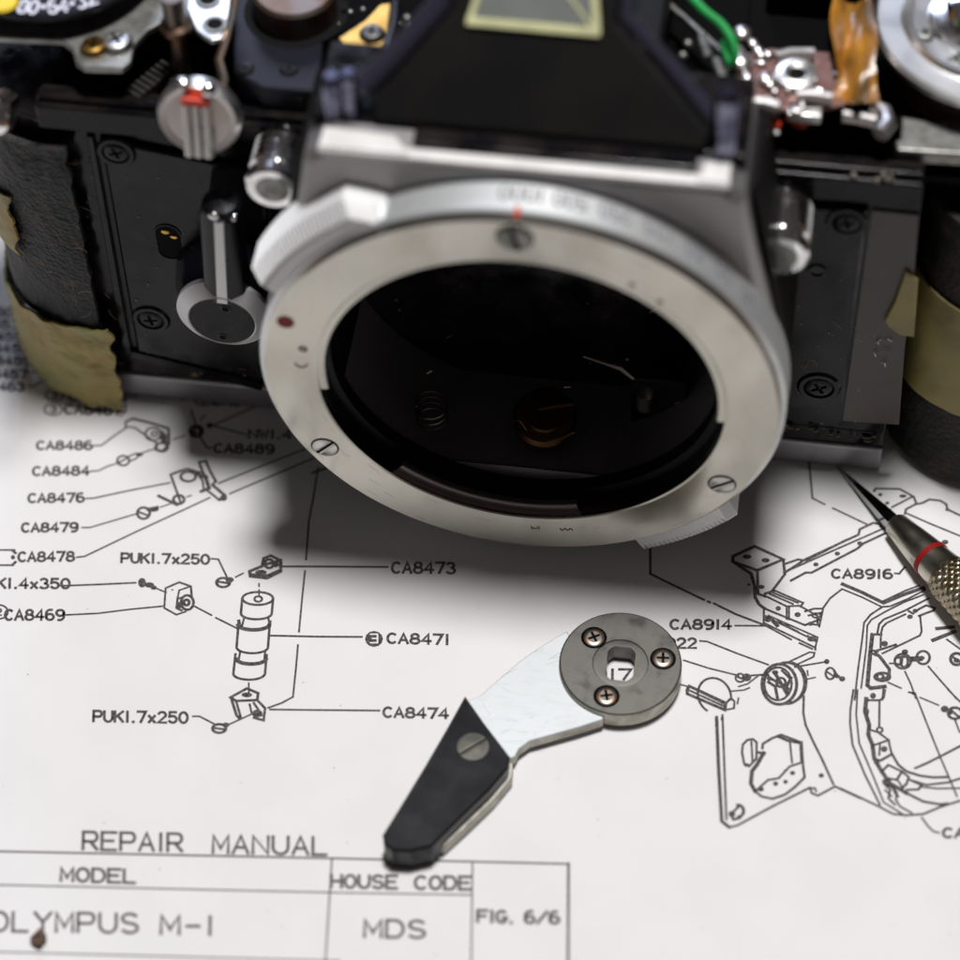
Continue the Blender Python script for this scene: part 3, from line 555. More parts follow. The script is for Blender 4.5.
# rolled leatherette and tape, right
def roll(cx, cy, r, z0, z1, th, amp, seed, n=72, mz=50, top=None, a0=0, a1=360):
    V = []; F = []; full = a1-a0 >= 360
    for lay in (0, 1):
        for i in range(n+1):
            a = math.radians(a0+(a1-a0)*i/n)
            for j in range(mz+1):
                zt_ = z1+(top(a) if top else 0); z = z0+(zt_-z0)*j/mz
                c, s = math.cos(a), math.sin(a)
                w = amp*noise.noise(Vector((c*1.4, s*1.4, z*.12+seed)))+amp*.25*noise.noise(Vector((c*6, s*6, z*.6+seed)))
                rr = r+w-(th if lay else 0)+.6*((z0+6-z)/6)**2*(1 if z < z0+6 else 0)
                V.append((cx+rr*c, cy+rr*s*.92, z))
    k = (n+1)*(mz+1)
    for i in range(n):
        for j in range(mz):
            a = i*(mz+1)+j; F.append((a, a+mz+1, a+mz+2, a+1)); a += k; F.append((a, a+1, a+mz+2, a+mz+1))
        for j in (0, mz):
            a = i*(mz+1)+j; c = (i+1)*(mz+1)+j; F.append((a, c, c+k, a+k))
    return MB().add(V, F)
ler = roll(56.0, 29.6, 11.0, ZT+1.4, 13.0, 1.0, .45, 2, mz=90).build('leatherette', M['leather_r'], cam_, smooth=60, label='rolled dark leatherette peeled from the right end of the body, hollow at the top')
roll(56.0, 29.6, 11.55, -19.2, -1.5, .35, .45, 2, mz=30, a0=150, a1=340, top=lambda a: -1.0*math.cos(a)).build('masking_tape', M['tape_r'], ler, smooth=60, label='wide yellowish tape band wrapped round the leatherette roll')
MB().lathe([(0,0),(8.5,0),(8.5,-20)], 30, UPAX((56,30,2))).build('roll_core', M['chamber'], ler)

rs = random.Random(21); b = MB()
for cx_, cz_, n_, sp in ((-57.2, -27.5, 9, 1.6), (-46, -27.6, 5, 1.2), (31, -26.6, 12, 2.2), (40, -27.2, 12, 2.2), (-56.5, 11, 6, 1.0), (41, 20.6, 6, 1.5)):
    for k in range(n_):
        b.ball((cx_+rs.gauss(0, sp), YF-.45-(.3 if cz_ > 15 else 0), cz_+rs.gauss(0, .35)), rs.uniform(.1, .34), 7, (rs.uniform(1, 2.2), .7, .7))
b.build('old_glue', M['glue2'], cam_, kind='stuff')
# dust and lint that settled on the black parts
rs = random.Random(11); b = MB()
for k in range(170):
    x = rs.choice((rs.uniform(-57, -26), rs.uniform(27, 43))); z = rs.uniform(-29, 20)
    b.ball((x, YF-.95-rs.random()*.1, z), rs.uniform(.03, .09), 5, (rs.uniform(.8, 2), .4, rs.uniform(.8, 1.6)))
b.build('dust_grain', M['dustm'], cam_, kind='stuff')
b = MB()
for k in range(26):
    x, z = rs.choice(((rs.uniform(-58, -54), rs.uniform(-20, 14)), (rs.uniform(-66, -56), rs.uniform(-20, 10)), (rs.uniform(27, 43), rs.uniform(-28, 18)), (rs.uniform(-57, -26), rs.uniform(-28, 18))))
    p = Vector((x, YF-1.1-(1.6 if x < -56 else 0), z)); a = rs.uniform(0, 6.3); L = rs.uniform(.6, 2.6); d = Vector((math.cos(a), 0, math.sin(a)))*L; n_ = Vector((-d.z, 0, d.x))*rs.uniform(-.4, .4)
    b.tube([p, p+d*.35+n_*.6, p+d*.7+n_*.7, p+d], .025, 4)
b.build('lint_fibre', M['lint'], cam_, kind='stuff')
# ---- mirror box block (grey casting) behind the mount
blk = [(-24.6,31.4),(-22.6,33.4),(22.0,32.9),(24.2,31.0),(26.0,22),(28.4,12),(30.2,2),(29.2,-8),(20,-22),(-20,-22),(-29.2,-8),(-30,2),(-28.2,12),(-26.2,22)]
box_ = MB()
# front shell as a ring with a round opening
def ring_plate(outer, R, y0, y1, n=96):
    import bisect
    b = MB(); V = []; F = []
    poly = [Vector(p) for p in outer]
    def hit(a):
        d = Vector((math.cos(a), math.sin(a))); best = 1e9
        for i in range(len(poly)):
            p, q = poly[i], poly[(i+1) % len(poly)]; e = q-p; den = d.x*e.y-d.y*e.x
            if abs(den) < 1e-9: continue
            t = (p.x*e.y-p.y*e.x)/den; u = (p.x*d.y-p.y*d.x)/den
            if t > 0 and -1e-6 <= u <= 1+1e-6: best = min(best, t)
        return d*best
    for i in range(n):
        a = 2*math.pi*i/n; o = hit(a); ri = Vector((math.cos(a), math.sin(a)))*R; k = 1-1.0/max(o.length,1)
        V += [(o.x, y1, o.y), (o.x, y0+1.0, o.y), (o.x*k, y0, o.y*k), (ri.x, y0, ri.y), (ri.x, y1, ri.y)]
    for i in range(n):
        j = (i+1) % n
        for q in range(4): F.append((5*i+q, 5*j+q, 5*j+q+1, 5*i+q+1))
    return b.add(V, F)
n_ang = 180
mbx = ring_plate(blk, 24.2, 5.2, 20.4, n_ang).build('mirror_box', M['cast'], cam_, smooth=28)
# dark side skirts of the block
for sg in (-1, 1):
    b = MB(); b.prism([(sg*24.6,31.2),(sg*25.7,30.5),(sg*28.9,12),(sg*31.0,2),(sg*29.5,-12),(sg*22,-20),(sg*21,-18),(sg*30.0,2),(sg*28.2,12)], 0, 12.6, FRONT((0,20.4,0)))
    b.build('side_skirt', M['foil'], mbx, bevel=.5)
# bevelled top cap painted pale for the light from above, in two lengths
MB().box((-22.9, 5.05, 32.5), (22.5, 6.7, 33.45)).build('top_edge', M['edge'], mbx, bevel=.3, seg=3)
MB().prism([(-22.8,5.3),(-12.5,5.3),(-14.6,8.0),(-22.6,8.4)], 33.2, 33.75).build('corner_pad', M['edge'], mbx, bevel=.2, seg=3)
MB().prism([(18.9,5.3),(22.4,5.3),(22.4,8.4),(19.6,8.4)], 33.2, 33.75).build('corner_pad', M['edge'], mbx, bevel=.2, seg=3)

# ---- shutter speed ring with numerals
spd = MB(); spd.lathe([(30.3,-0.7),(30.9,-0.75),(31.15,-1.05),(31.3,-5.6),(30.3,-5.6)], 160, FRONT((0,0,0)), closed=True)
spd = spd.build('speed_ring', M['band'], cam_, smooth=30)
def knurl_tab(a0, a1, R, label):
    b = MB(); nt = int((a1-a0)*.9); prof_n = nt*4
    V = []; F = []
    for i in range(prof_n+1):
        t = i/prof_n; a = math.radians(a0+(a1-a0)*t); ph = i % 4
        tp = min(1, t/.17) if a0 > 0 else min(1, (1-t)/.12)
        ro = 31.5+(R-31.5)*tp-(0 if ph in (1, 2) or tp < 1 else 0.75)
        for r, y in ((30.9, 1.0), (max(31.0, ro-1.6), 1.1), (max(31.1, ro-1.3), 1.4), (max(31.2, ro), 3.0), (ro, 6.9), (ro-.4, 7.4), (30.9, 7.4)):
            V.append((r*math.cos(a), y, r*math.sin(a)))
    for i in range(prof_n):
        for q in range(7):
            w = (q+1) % 7; F.append((i*7+q, i*7+w, (i+1)*7+w, (i+1)*7+q))
    F.append(tuple(range(7))); F.append(tuple(prof_n*7+q for q in range(7))[::-1])
    return b.add(V, F).build('knurled_grip', M['edge2'], spd, smooth=8, label=label)
knurl_tab(119, 155, 34.7, 'ribbed grip at the upper left of the ring')
knurl_tab(-63, -38, 35.3, 'ribbed grip at the lower right of the ring')
def on_ring(s, adeg, R=31.24, y_top=2.0, y_bot=6.2, w=3.0):
    """numerals engraved on the outside of the ring, tops towards the lens"""
    st, W_ = strokes(s); mb = MB(); n = len(s)
    tot = w*n*.62
    for pl in st:
        pts = []
        for x, y in pl:
            a = math.radians(adeg)+(x/W_-.5)*tot/R      # mirrored: read from behind the camera
            yy = y_bot-(y*(y_bot-y_top)) ; pts.append(((R+.0)*math.cos(a), yy, R*math.sin(a)))
        ribbon(mb, pts, .34, lambda p: Vector((p.x, 0, p.z)).normalized(), .015)
    return mb.build('numeral', M['numb'], spd, smooth=0)
for s, a in (('1000',90),('500',80),('250',70.5),('125',61),('60',52),('30',43.5),('15',35)): on_ring(s, a, y_top=2.4, y_bot=4.4, w=1.9)
p = PY(515.5, 221, -1.0)
MB().box((p.x-.3,-.2,30.8),(p.x+.3,1.2,31.5)).build('index_mark', M['redlac'], spd)

# ---- bayonet mount plate
mnt = MB(); mnt.lathe([(24.2,-1.6),(24.2,-0.12),(24.4,0.0),(30.2,0.0),(30.55,-0.25),(30.6,-1.6)], 180, FRONT((0,0,0)), closed=True)
mnt = mnt.build('lens_mount', M['nickel'], cam_, smooth=30)
b = MB(); b.lathe([(23.2,-1.5),(23.2,-0.5),(23.35,-0.35),(24.3,-0.35),(24.3,-1.5)], 120, FRONT((0,0,0)), a0=-4, a1=187, closed=True)
b.build('bayonet_lobe', M['nickel'], mnt, smooth=30)
b = MB(); b.lathe([(23.1,-2.0),(23.1,-1.3),(23.2,-1.15),(24.4,-1.15),(24.4,-2.0)], 60, FRONT((0,0,0)), a0=230, a1=287, closed=True)
b.build('bayonet_lobe', M['lobe'], mnt, smooth=30, label='lower bayonet lobe with its dim reddish reflection painted in')
def mp(u, v): q = PY(u, v, 0); return FRONT((q.x, 0, q.z))
slot_screw('screw', mp(325,447), 1.55, .22, mnt, M['steelscrew'], ang=48, slot=.42)
slot_screw('screw', mp(722,484), 1.55, .22, mnt, M['steelscrew'], ang=36, slot=.42)
slot_screw('screw', mp(514.5,238), 1.9, .45, mnt, M['dull'], ang=-75, slot=.5)
def dimple(u, v, R, m_, sx=1, h=0.03, ang=0, name='mark'):
    T = mp(u, v) @ Matrix.Rotation(math.radians(ang), 4, 'Z') @ Matrix.Diagonal((sx,1,1,1)); return MB().lathe([(0,h),(R,h),(R*1.02,0)], 20, T).build(name, m_, mnt)
dimple(285.5,322,1.05,M['red'],name='red_dot',h=.06)
b = MB(); T = mp(303,349); b.lathe([(0,.02),(.55,.02)], 18, T); b.cur = 1; b.lathe([(.0,.05),(.28,.04)], 12, T); b.build('mark', [M['dark'], M['dull']], mnt)
b = MB(); q = PY(301,363,0)
b.tube([(q.x+.75*math.cos(math.radians(a)), -.02, q.z+.75*math.sin(math.radians(a))*1.0) for a in range(190,360,14)], .09, 6); b.build('mark', M['dark'], mnt)
for u, v in ((632,285),(660,302)): dimple(u, v, .42, M['mottle'])
b = MB()
for k in range(5):
    q = PY(531+k*1.9, 527+abs(k-2)*-.9+1, 0); q2 = PY(532+k*1.9, 529, 0); b.tube([(q.x,-.01,q.z),(q2.x,-.01,q2.z)], .07, 5)
    q = PY(560+k*2.7, 528.5+(k%2)*1.8, 0); q2 = PY(562+k*2.7, 528.5+((k+1)%2)*1.8, 0); b.tube([(q.x,-.01,q.z),(q2.x,-.01,q2.z)], .07, 5)
b.build('mark', M['dark'], mnt)
rs = random.Random(3); b = MB()
for k in range(60):
    a = rs.uniform(0, 6.283); r0 = rs.uniform(25, 29.8); L = rs.uniform(.02, .09); dr = rs.uniform(-.25, .25)
    b.tube([((r0+dr*t)*math.cos(a+L*t), .005, (r0+dr*t)*math.sin(a+L*t)) for t in (0, .5, 1)], .018, 4)
b.build('wear_scratch', M['mottle'], mnt, kind='stuff')
# short scratches scribed in the plate
b = MB(); q = [PY(594,240,0), PY(590,245,0), PY(589,255,0), PY(586,262,0)]
b.tube([(p.x,-.0,p.z) for p in q], .035, 4)
b.tube([(p.x,-.0,p.z) for p in (PY(636,261,0), PY(648,268,0))], .035, 4)
b.build('scratch', M['mottle'], mnt)

# ---- dark throat and mirror chamber
thr = MB(); thr.lathe([(24.28,-1.2),(24.1,-3.4),(23.2,-3.6),(23.0,-5.3)], 120, FRONT((0,0,0)))
thr = thr.build('throat', M['chamber_gloss'], cam_, smooth=25)
b = MB()
for lo, hi in (((-24.5,5.4,-22),(-22.6,46,22)),((22.6,5.4,-22),(24.5,46,22)),((-24.5,5.4,-25),(24.5,46,-22.8)),((-24.5,5.4,22.5),(24.5,46,24)),((-24.5,44,-22.7),(24.5,46.5,22.4))): b.box(lo, hi)
chb = b.build('mirror_chamber', M['chamber'], cam_)
def chp(u, v, y): return PY(u, v, y)
c0 = chp(432,412,9.5)
b = MB(); b.tube([(c0.x+2.0*math.cos(t*.5), c0.y+2.0*math.sin(t*.5), c0.z-2+t*.09) for t in range(0, 46)], .14, 6); b.build('coil_spring', M['mech'], chb)
c1 = chp(545,418,11.5)
b = MB(); b.lathe([(0,.6),(.9,.6),(1.0,1.4),(2.2,1.4),(2.4,1.0),(3.6,.9),(4.0,.2),(4.0,-1)], 40, AX(c1, (0,-.3,1)), ); b.build('release_wheel', M['mechbrass'], chb, smooth=25)
b = MB(); b.tube([chp(539,409,8), chp(556,406,8), chp(574,404,8)], .22, 6); b.tube([chp(511,421,8), chp(520,420,8.5), chp(527,430,8)], .15, 6); b.tube([chp(548,441,6.5), chp(565,437,6.5), chp(575,432,6.5)], .15, 6); b.build('wire_lever', M['mechbrass'], chb)
b = MB(); pts = [chp(583,356,14), chp(605,363,14), chp(622,367,13.5), chp(634,378,13)]; b.tube(pts, [.15,.25,.6,.35], 8); b.build('curved_lever', M['mech'], chb)
c2 = chp(646,399,10)
b = MB()
for k in range(6): b.lathe([(1.0,-.14),(1.25,0),(1.0,.14)], 20, UPAX((c2.x, c2.y, c2.z+k*.42-1.2)), closed=True)
b.build('coil_spring', M['mech'], chb)
b = MB()
for k in range(15):
    u, v = random.uniform(380, 690), random.uniform(300, 450); p = chp(u, v, random.uniform(7, 12)+(450-v)*.05)
    if random.random() < .4: b.ball(p, random.uniform(.1, .3), 6)
    else: d = Vector((random.uniform(-1,1), random.uniform(-.3,.3), random.uniform(-.7,.7)))*random.uniform(.8,2.2); b.tube([p, p+d], random.uniform(.06,.2), 5)
b.build('small_linkage', M['mech'], chb, kind='stuff')
b = MB(); b.box((-15,30,-14),(14,32,12)); b.box((12,14,-22),(19,17,-12)); b.build('mirror_frame', M['chamber_gloss'], chb, bevel=.4)

# ---- pentaprism cover on top
def pr_pt(x, t, d=0.0):      # sloping front face of the prism cover: t = distance up the 45 degree slope
    return Vector((x, 9.2+t*.707-d*.707, 34.2+t*.707+d*.707))
b = MB()
V = [pr_pt(-17.2,0), pr_pt(19.3,0), pr_pt(19.8,2.2), pr_pt(8.6,13), pr_pt(8.6,26), pr_pt(-10.0,26), pr_pt(-9.6,13), pr_pt(-17.8,2.2)]
n = len(V); W2 = [Vector((p.x*1.12, p.y+7, p.z-9)) for p in V]
b.add(V+W2, [tuple(range(n))]+[(i, (i+1)%n, n+(i+1)%n, n+i) for i in range(n)])
prm = b.build('prism_cover', M['foil'], cam_, smooth=20, bevel=.6, seg=3)
# raised side rails of the prism housing
b = MB(); b.tube([pr_pt(-18.8,3.6,-.9), pr_pt(-15.5,7.4,-.8), pr_pt(-10.9,13.5,-.8), pr_pt(-11.2,26,-.8)], 1.45, 12)
b.tube([pr_pt(20.9,2.6,-.9), pr_pt(15.2,8.4,-.9), pr_pt(9.4,13.8,-.9), pr_pt(9.6,26,-.9)], .95, 10); b.build('prism_rail', M['rail'], prm)
b = MB(); pts = [(371,140),(386,154),(420,161),(470,163),(540,166),(600,171),(660,174),(700,181)]
b.tube([PY(u, v, 8.9) for u, v in pts], 1.05, 10); b.build('front_gasket', M['black2'], cam_)
b = MB(); b.box((-24.4,9.4,20.0),(24.0,22,33.6)); b.build('housing_step', M['black2'], cam_, bevel=.6)
MB().box((-12.6,6.75,30),(18.7,9.6,33.9)).build('front_gasket', M['black2'], cam_, bevel=.5)
# window at the top: cream edging and glass facets
def face_pt(u, v, d=.35):
    dd = ray(u, v); N = Vector((0,-.707,.707)); o = pr_pt(0,0,d); t = (o-CAM).dot(N)/dd.dot(N); return CAM+dd*t
q = [face_pt(466,22,.25), face_pt(598,33,.25), face_pt(594,-40,.25), face_pt(484,-40,.25)]
MB().add(q, [(0,1,2,3)]).build('prism_glass', M['glass'], prm)
b = MB()
def bar(a, c, w, d=.5):
    P0, P1 = face_pt(*a, d), face_pt(*c, d); t = (P1-P0).normalized(); N = Vector((0,-.707,.707)); s = N.cross(t)*w/2
    b.add([P0-s,P0+s,P1+s,P1-s, P0-s-N*.45,P0+s-N*.45,P1+s-N*.45,P1-s-N*.45], [(0,3,2,1),(4,5,6,7),(0,1,5,4),(1,2,6,5),(2,3,7,6),(3,0,4,7)])
bar((466,21),(600,33),.95,.52); bar((597,35),(592,-40),.85,.46); bar((469,22),(486,-30),.7,.46); bar((592,28),(566,-8),.35,.40)
b.build('cream_edging', M['cream'], prm, bevel=.12)

# glossy posts each side of the mirror box
def post(u, y, z0, z1, r, name='post'):
    q = PY(u, 130, y); b = MB(); b.lathe([(0,z1-z0),(r*.6,z1-z0),(r,z1-z0-r*.5),(r,0)], 28, UPAX((q.x, y, z0))); return b.build(name, M['post'], cam_)
post(336, 10.6, 30, 39.4, 1.25, 'housing_post'); post(352, 10.8, 30, 40.0, 1.05, 'housing_post'); post(725, 10.4, 28, 42.6, 1.55, 'housing_post')
b = MB()
for u, v in ((337,78),(352,76)): b.ball(PY(u, v, 13), .55, 10)
b.build('post_screw', M['chrome'], cam_)

# ---- self timer lever
st = PY(222, 321, 12.0)
slf = MB(); T = FRONT((st.x, 12.0, st.z))
slf.lathe([(4.15,.0),(4.3,.12),(5.95,-1.2),(5.95,-1.9)], 64, T); slf = slf.build('self_timer_lever', M['edge2'], cam_, smooth=20)
MB().lathe([(0,-.03),(4.2,-.03),(4.25,-.3)], 48, T).build('hub_disc', M['black2'], slf)
MB().lathe([(5.85,-1.8),(6.1,-3.2),(6.9,-5.0),(7.4,-7.8)], 48, T).build('hub_base', M['gloss'], slf)
for u, v in ((225.5,309),(223,337)):
    q = PY(u, v, 12.0); b = MB(); TT = FRONT((q.x,12.0,q.z)); b.cur = 1; b.lathe([(0,0.01),(.4,.01)], 14, TT); b.cur = 0; b.lathe([(.4,-.02),(.45,.06),(.6,.06),(.7,-.02)], 16, TT); b.build('spanner_hole', [M['grip'], M['dark']], slf)
a0, a1 = PY(222.5, 300, 12.3), PY(220, 214, 13.0)
b = MB()
prof = [(-2.9,0),(-2.5,1.3),(-1.1,2.1),(1.1,2.1),(2.5,1.3),(2.9,0),(2.7,-1.2),(-2.7,-1.2)]
V = []
for k, (z, sc_) in enumerate(((a0.z-.5,1.05),(a0.z+2,1.0),(a1.z-1.0,.86),(a1.z+.3,.80))):
    cx_ = a0.x+(a1.x-a0.x)*k/3
    for x, h in prof: V.append((cx_+x*sc_, 14.2-h*sc_-.35*k*0, z))
F = [(i+8*k, (i+1)%8+8*k, (i+1)%8+8*(k+1), i+8*(k+1)) for k in range(3) for i in range(8)]+[tuple(range(8)), tuple(range(31,23,-1))]
b.add(V, F); b.build('lever_arm', M['grip'], slf, bevel=.25, smooth=30)
b = MB(); b.box((-.62,0,0),(.62,.25,1)); b.v = []; b.f = []; b.m = []
c_ = [(a0.x-.75, a0.z-.3), (a0.x+.55, a0.z-.3), (a1.x+.45, a1.z-.3), (a1.x-.65, a1.z-.3)]
b.prism(c_, 0, .16, FRONT((.1, 12.14, 0))); b.build('silver_stripe', M['edge2'], slf)
b = MB(); b.lathe([(0,.9),(1.9,.7),(2.4,.1),(2.4,-.6),(2.1,-1.6)], 24, AX((a1.x,14.2,a1.z+.5), (0,-.2,1)))
b.build('lever_tip', M['gloss'], slf)
b = MB(); b.ball((a1.x-.5,12.1,a1.z+.5), .55, 10, (1.3,.6,1)); b.ball((a1.x+1.8,12.7,a1.z+.0), .5, 10); b.build('lever_tip_chrome', M['chrome'], slf)

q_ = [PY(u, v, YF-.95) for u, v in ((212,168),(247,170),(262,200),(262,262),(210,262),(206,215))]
MB().prism([(p.x, p.z) for p in q_], 0, .12, FRONT((0, YF-.9, 0))).build('lever_recess', M['dark'], cam_)  # nothing is cut here: a thin near-black slab paints the recess shade
# ---- round knobs left and right of the mirror box
def knob(cx, cz, y0, y1, r, nm, lab):
    L = y1-y0; b = MB(); T = FRONT((cx, y1, cz)); n = 44; V = []; F = []
    prof = [(r-1.2,L),(r-.3,L),(r,L-.4),(r,L-1.5),(r-.7,L-1.8),(r-.7,L-2.5)]
    zz = L-2.8
    while zz > 1.6: prof += [(r-.05,zz),(r-.05,zz-.45),(r-.5,zz-.55),(r-.5,zz-.75)]; zz -= .9
    prof += [(r-.5,0)]
    for i in range(n*2):
        a = math.pi*i/n; k = 0
        for q, (rr, z) in enumerate(prof):
            r2 = rr-(k if 5 < q < 9 else 0); V.append((r2*math.cos(a), r2*math.sin(a), z))
    m = len(prof)
    for i in range(n*2):
        j = (i+1) % (n*2)
        for q in range(m-1): F.append((i*m+q, j*m+q, j*m+q+1, i*m+q+1))
    F.append(tuple(i*m for i in range(n*2)))
    b.add(V, F, T); o = b.build(nm, M['chrome'], cam_, smooth=25, label=lab)
    MB().lathe([(0,L+.05),(r-1.3,L+.05),(r-1.3,L-.2)], 30, T).build('knob_face', M['dull'], o)
    return o
kl = PY(281, 186, 13.5); knob(kl.x-.7, kl.z+.9, 12.0, 20.4, 3.3, 'sync_knob', 'chrome ribbed knob left of the mirror box')
kr = PY(783, 245, 13.5); knob(kr.x-.2, kr.z+1.0, 10.8, 20.4, 3.3, 'release_knob', 'chrome ribbed knob right of the mirror box')

# ---- silver rewind knob with ridge on the upper left ledge
rk = PY(199.5, 117, 16)
T = AX(rk, (0,-.97,.22), (1,0,0))
b = MB(); b.lathe([(0,.55),(3.9,.55),(4.0,.75),(4.5,.8),(4.85,.3),(4.85,-1.0)], 56, T); rko = b.build('rewind_release', M['satin'], cam_, smooth=25, label='round silver disc with a three bar ridge on the upper left ledge')
for x in (-1.15, 0, 1.15): MB().box((x-.42,-4.6,.5),(x+.42,3.0,1.7), T).build('ridge_bar', M['satin'], rko, bevel=.18)
b = MB(); b.box((-1.75,-4.7,.3),(1.75,-1.0,1.2), T); b.build('ridge_bed', M['dull'], rko, bevel=.1)
b = MB(); b.box((-1.6,2.6,.6),(1.7,3.6,2.1), T); b.build('red_mark', M['redlac'], rko, bevel=.2)
b = MB(); b.ball(T @ Vector((-1.6,5.2,1.0)), .8, 12, (1.5,1,.6)); b.ball(T @ Vector((1.6,4.7,1.3)), .95, 12); b.build('ridge_cap', M['chrome'], rko)
b = MB(); b.tube([PZ(u, v, z) for u, v, z in ((222,95,26),(224,80,26),(219,60,27),(226,40,28),(232,15,29),(236,-10,30))], [.6,.6,.55,.5,.5,.5], 8); b.build('copper_link', M['copper'], cam_)

# ---- strap lug at left edge
q = PY(-4, 115, 15); b = MB(); b.lathe([(0,1.6),(1.2,1.5),(2.1,1.0),(2.4,.2),(2.2,-.6),(1.9,-3)], 28, AX(q, (-.2,-1,.3))); 
b.build('strap_lug', M['chrome'], cam_)

# ---- top left mechanism
dl = PZ(52, -61, 31)
T = UPAX(dl)
dial = MB().lathe([(0,.3),(8.6,.3),(8.7,.1),(12.6,0.0),(13.0,-.3),(13.0,-1.0)], 80, T).build('speed_dial', M['dial'], cam_)
for s, an in (('25',-124),('50',-107),('80',-90),('64',-73),('32',-57)):
    st_, W_ = strokes(s); mb = MB(); a = math.radians(an); rad = Vector((math.cos(a), math.sin(a), 0)); tan = Vector((-math.sin(a), math.cos(a), 0))
    for pl_ in st_:
        ribbon(mb, [dl+rad*(12.7-2.1*y)+tan*((x/W_-.5)*2.2)+Vector((0,0,.12)) for x, y in pl_], .34, ZUP)
    mb.build('numeral', M['print'], dial, smooth=0)
mb = MB()
for an in (-115.5,-98.5,-81.5,-65): a = math.radians(an); mb.lathe([(0,.15),(.33,.15)], 12, UPAX(dl+Vector((math.cos(a)*11.6, math.sin(a)*11.6, 0))))
mb.build('index_dot', M['print'], dial)
b = MB(); b.prism([(dl.x+x, dl.y+y) for x, y in ((-11,-7.4),(-7.4,-11.0),(-5.9,-9.6),(-9.4,-6.2))], dl.z+.12, dl.z+.35); b.v = []; b.f = []; b.m = []; q = PZ(3, 2, 31.4); b.lathe([(0,.3),(1.5,.3),(1.8,0)], 20, UPAX(q)); b.build('yellow_mark', M['yellow'], dial)
b = MB(); q = [PZ(u, v, 27.0) for u, v in ((-20,36),(0,37),(62,40),(72,48),(76,62),(84,67),(122,68),(130,62),(134,45),(148,30),(170,18),(190,20),(190,-20),(-20,-20))]
b.prism([(p.x, p.y) for p in q], 26.0, 27.0); brk = b.build('bracket_plate', M['dull'], cam_, bevel=.25)
q = PZ(94, 48, 27); cross_screw('screw', UPAX((q.x, q.y, 27.0)), 1.5, .8, brk, M['brass'])
q = PZ(117, 44, 27); cross_screw('screw', UPAX((q.x, q.y, 27.0)), 1.7, .9, brk, M['satin'], ang=40)
b = MB(); p0, p1 = PZ(134, 96, 21.5), PZ(168, 68, 21.5)
for k in range(8):
    p = p0.lerp(p1, k/7); b.box((-.22,-1.1,-1.0),(.22,1.1,.6), AX(p, (0,0,1), (p1-p0)))
b.tube([p0-Vector((0,0,.8)), p1-Vector((0,0,.8))], .8, 8); b.build('toothed_rack', M['mechdark'], cam_)
b = MB(); q = PZ(178, 40, 27); b.lathe([(0,7),(1.3,7),(1.3,3),(1.9,2.6),(1.9,1.9),(1.1,1.6),(1.1,-6)], 24, UPAX(q)); b.build('shaft', M['cyl'], cam_)
q = [PZ(u, v, 29) for u, v in ((190,-20),(186,8),(196,30),(204,36),(212,40),(221,38),(226,30),(230,10),(234,-20))]
b = MB(); b.prism([(p.x, p.y) for p in q], 28.2, 29); wb = b.build('white_bracket', M['satin'], cam_, bevel=.25)
for u, v in ((208,0),(215,25)):
    q = PZ(u, v, 29); b = MB(); b.cur = 1; b.lathe([(0,.04),(.9,.04)], 18, UPAX(q)); b.cur = 0; b.lathe([(.9,0),(1.0,.22),(1.35,.22),(1.5,0)], 18, UPAX(q)); b.build('hole_collar', [M['dull'], M['dark']], wb)
q = [PZ(u, v, 25.5) for u, v in ((230,-20),(234,72),(262,88),(318,92),(322,60),(325,-20))]
b = MB(); b.prism([(p.x, p.y) for p in q], 18.5, 25.5); pn = b.build('black_cover', M['dial'], cam_, bevel=.4)
for u, v in ((245,69),(289,70)):
    q = PZ(u, v, 25.5); cross_screw('screw', UPAX((q.x, q.y, 25.5)), 1.0, .25, pn, M['blackscrew'])
b = MB(); q = PZ(296, 8, 26); b.lathe([(0,3.4),(4.6,3.4),(5.0,3.0),(5.0,-1)], 44, UPAX(q)); cy = b.build('spool_top', M['cyl'], cam_)
MB().lathe([(5.0,.02),(6.2,.02)], 44, UPAX((q.x, q.y, 25.55))).build('spool_gap', M['dark'], cy)
b = MB(); q = [PZ(u, v, 28) for u, v in ((338,38),(345,46),(366,53),(384,50),(388,30),(392,2),(380,4),(365,20))]
b.prism([(p.x, p.y) for p in q], 27.2, 28); bs = b.build('brass_plate', M['brass'], cam_, bevel=.2)
q = PZ(372, 34, 28); cross_screw('screw', UPAX(q), 1.35, .6, bs, M['hub'])
b = MB(); b.tube([PZ(u, v, 32) for u, v in ((396,5),(394,28),(385,55),(372,80),(364,104),(366,128))], .8, 10); b.build('black_cable', M['gloss'], cam_)
b = MB()
for k in range(14):
    u = 330+random.random()*90; v = random.random()*90-5; p = PZ(u, v, 24+random.random()*4)
    b.ball(p, random.uniform(.2,.6), 8)
b.build('small_hardware', M['dull'], cam_, kind='stuff')
b = MB(); b.tube([PZ(420, 25, 34), PZ(450, -5, 34)], .6, 8); b.ball(PZ(409, 27, 30), .7, 10); b.ball(PZ(407, 19, 30), .6, 10); b.build('link_rod', M['dull'], cam_)
b = MB(); b.box((-59, 30, 18.4), (-36, 33, 24)); b.box((-34,25.5,18.4),(-25,28,22)); b.build('deck_wall', M['chamber'], cam_, bevel=.3)

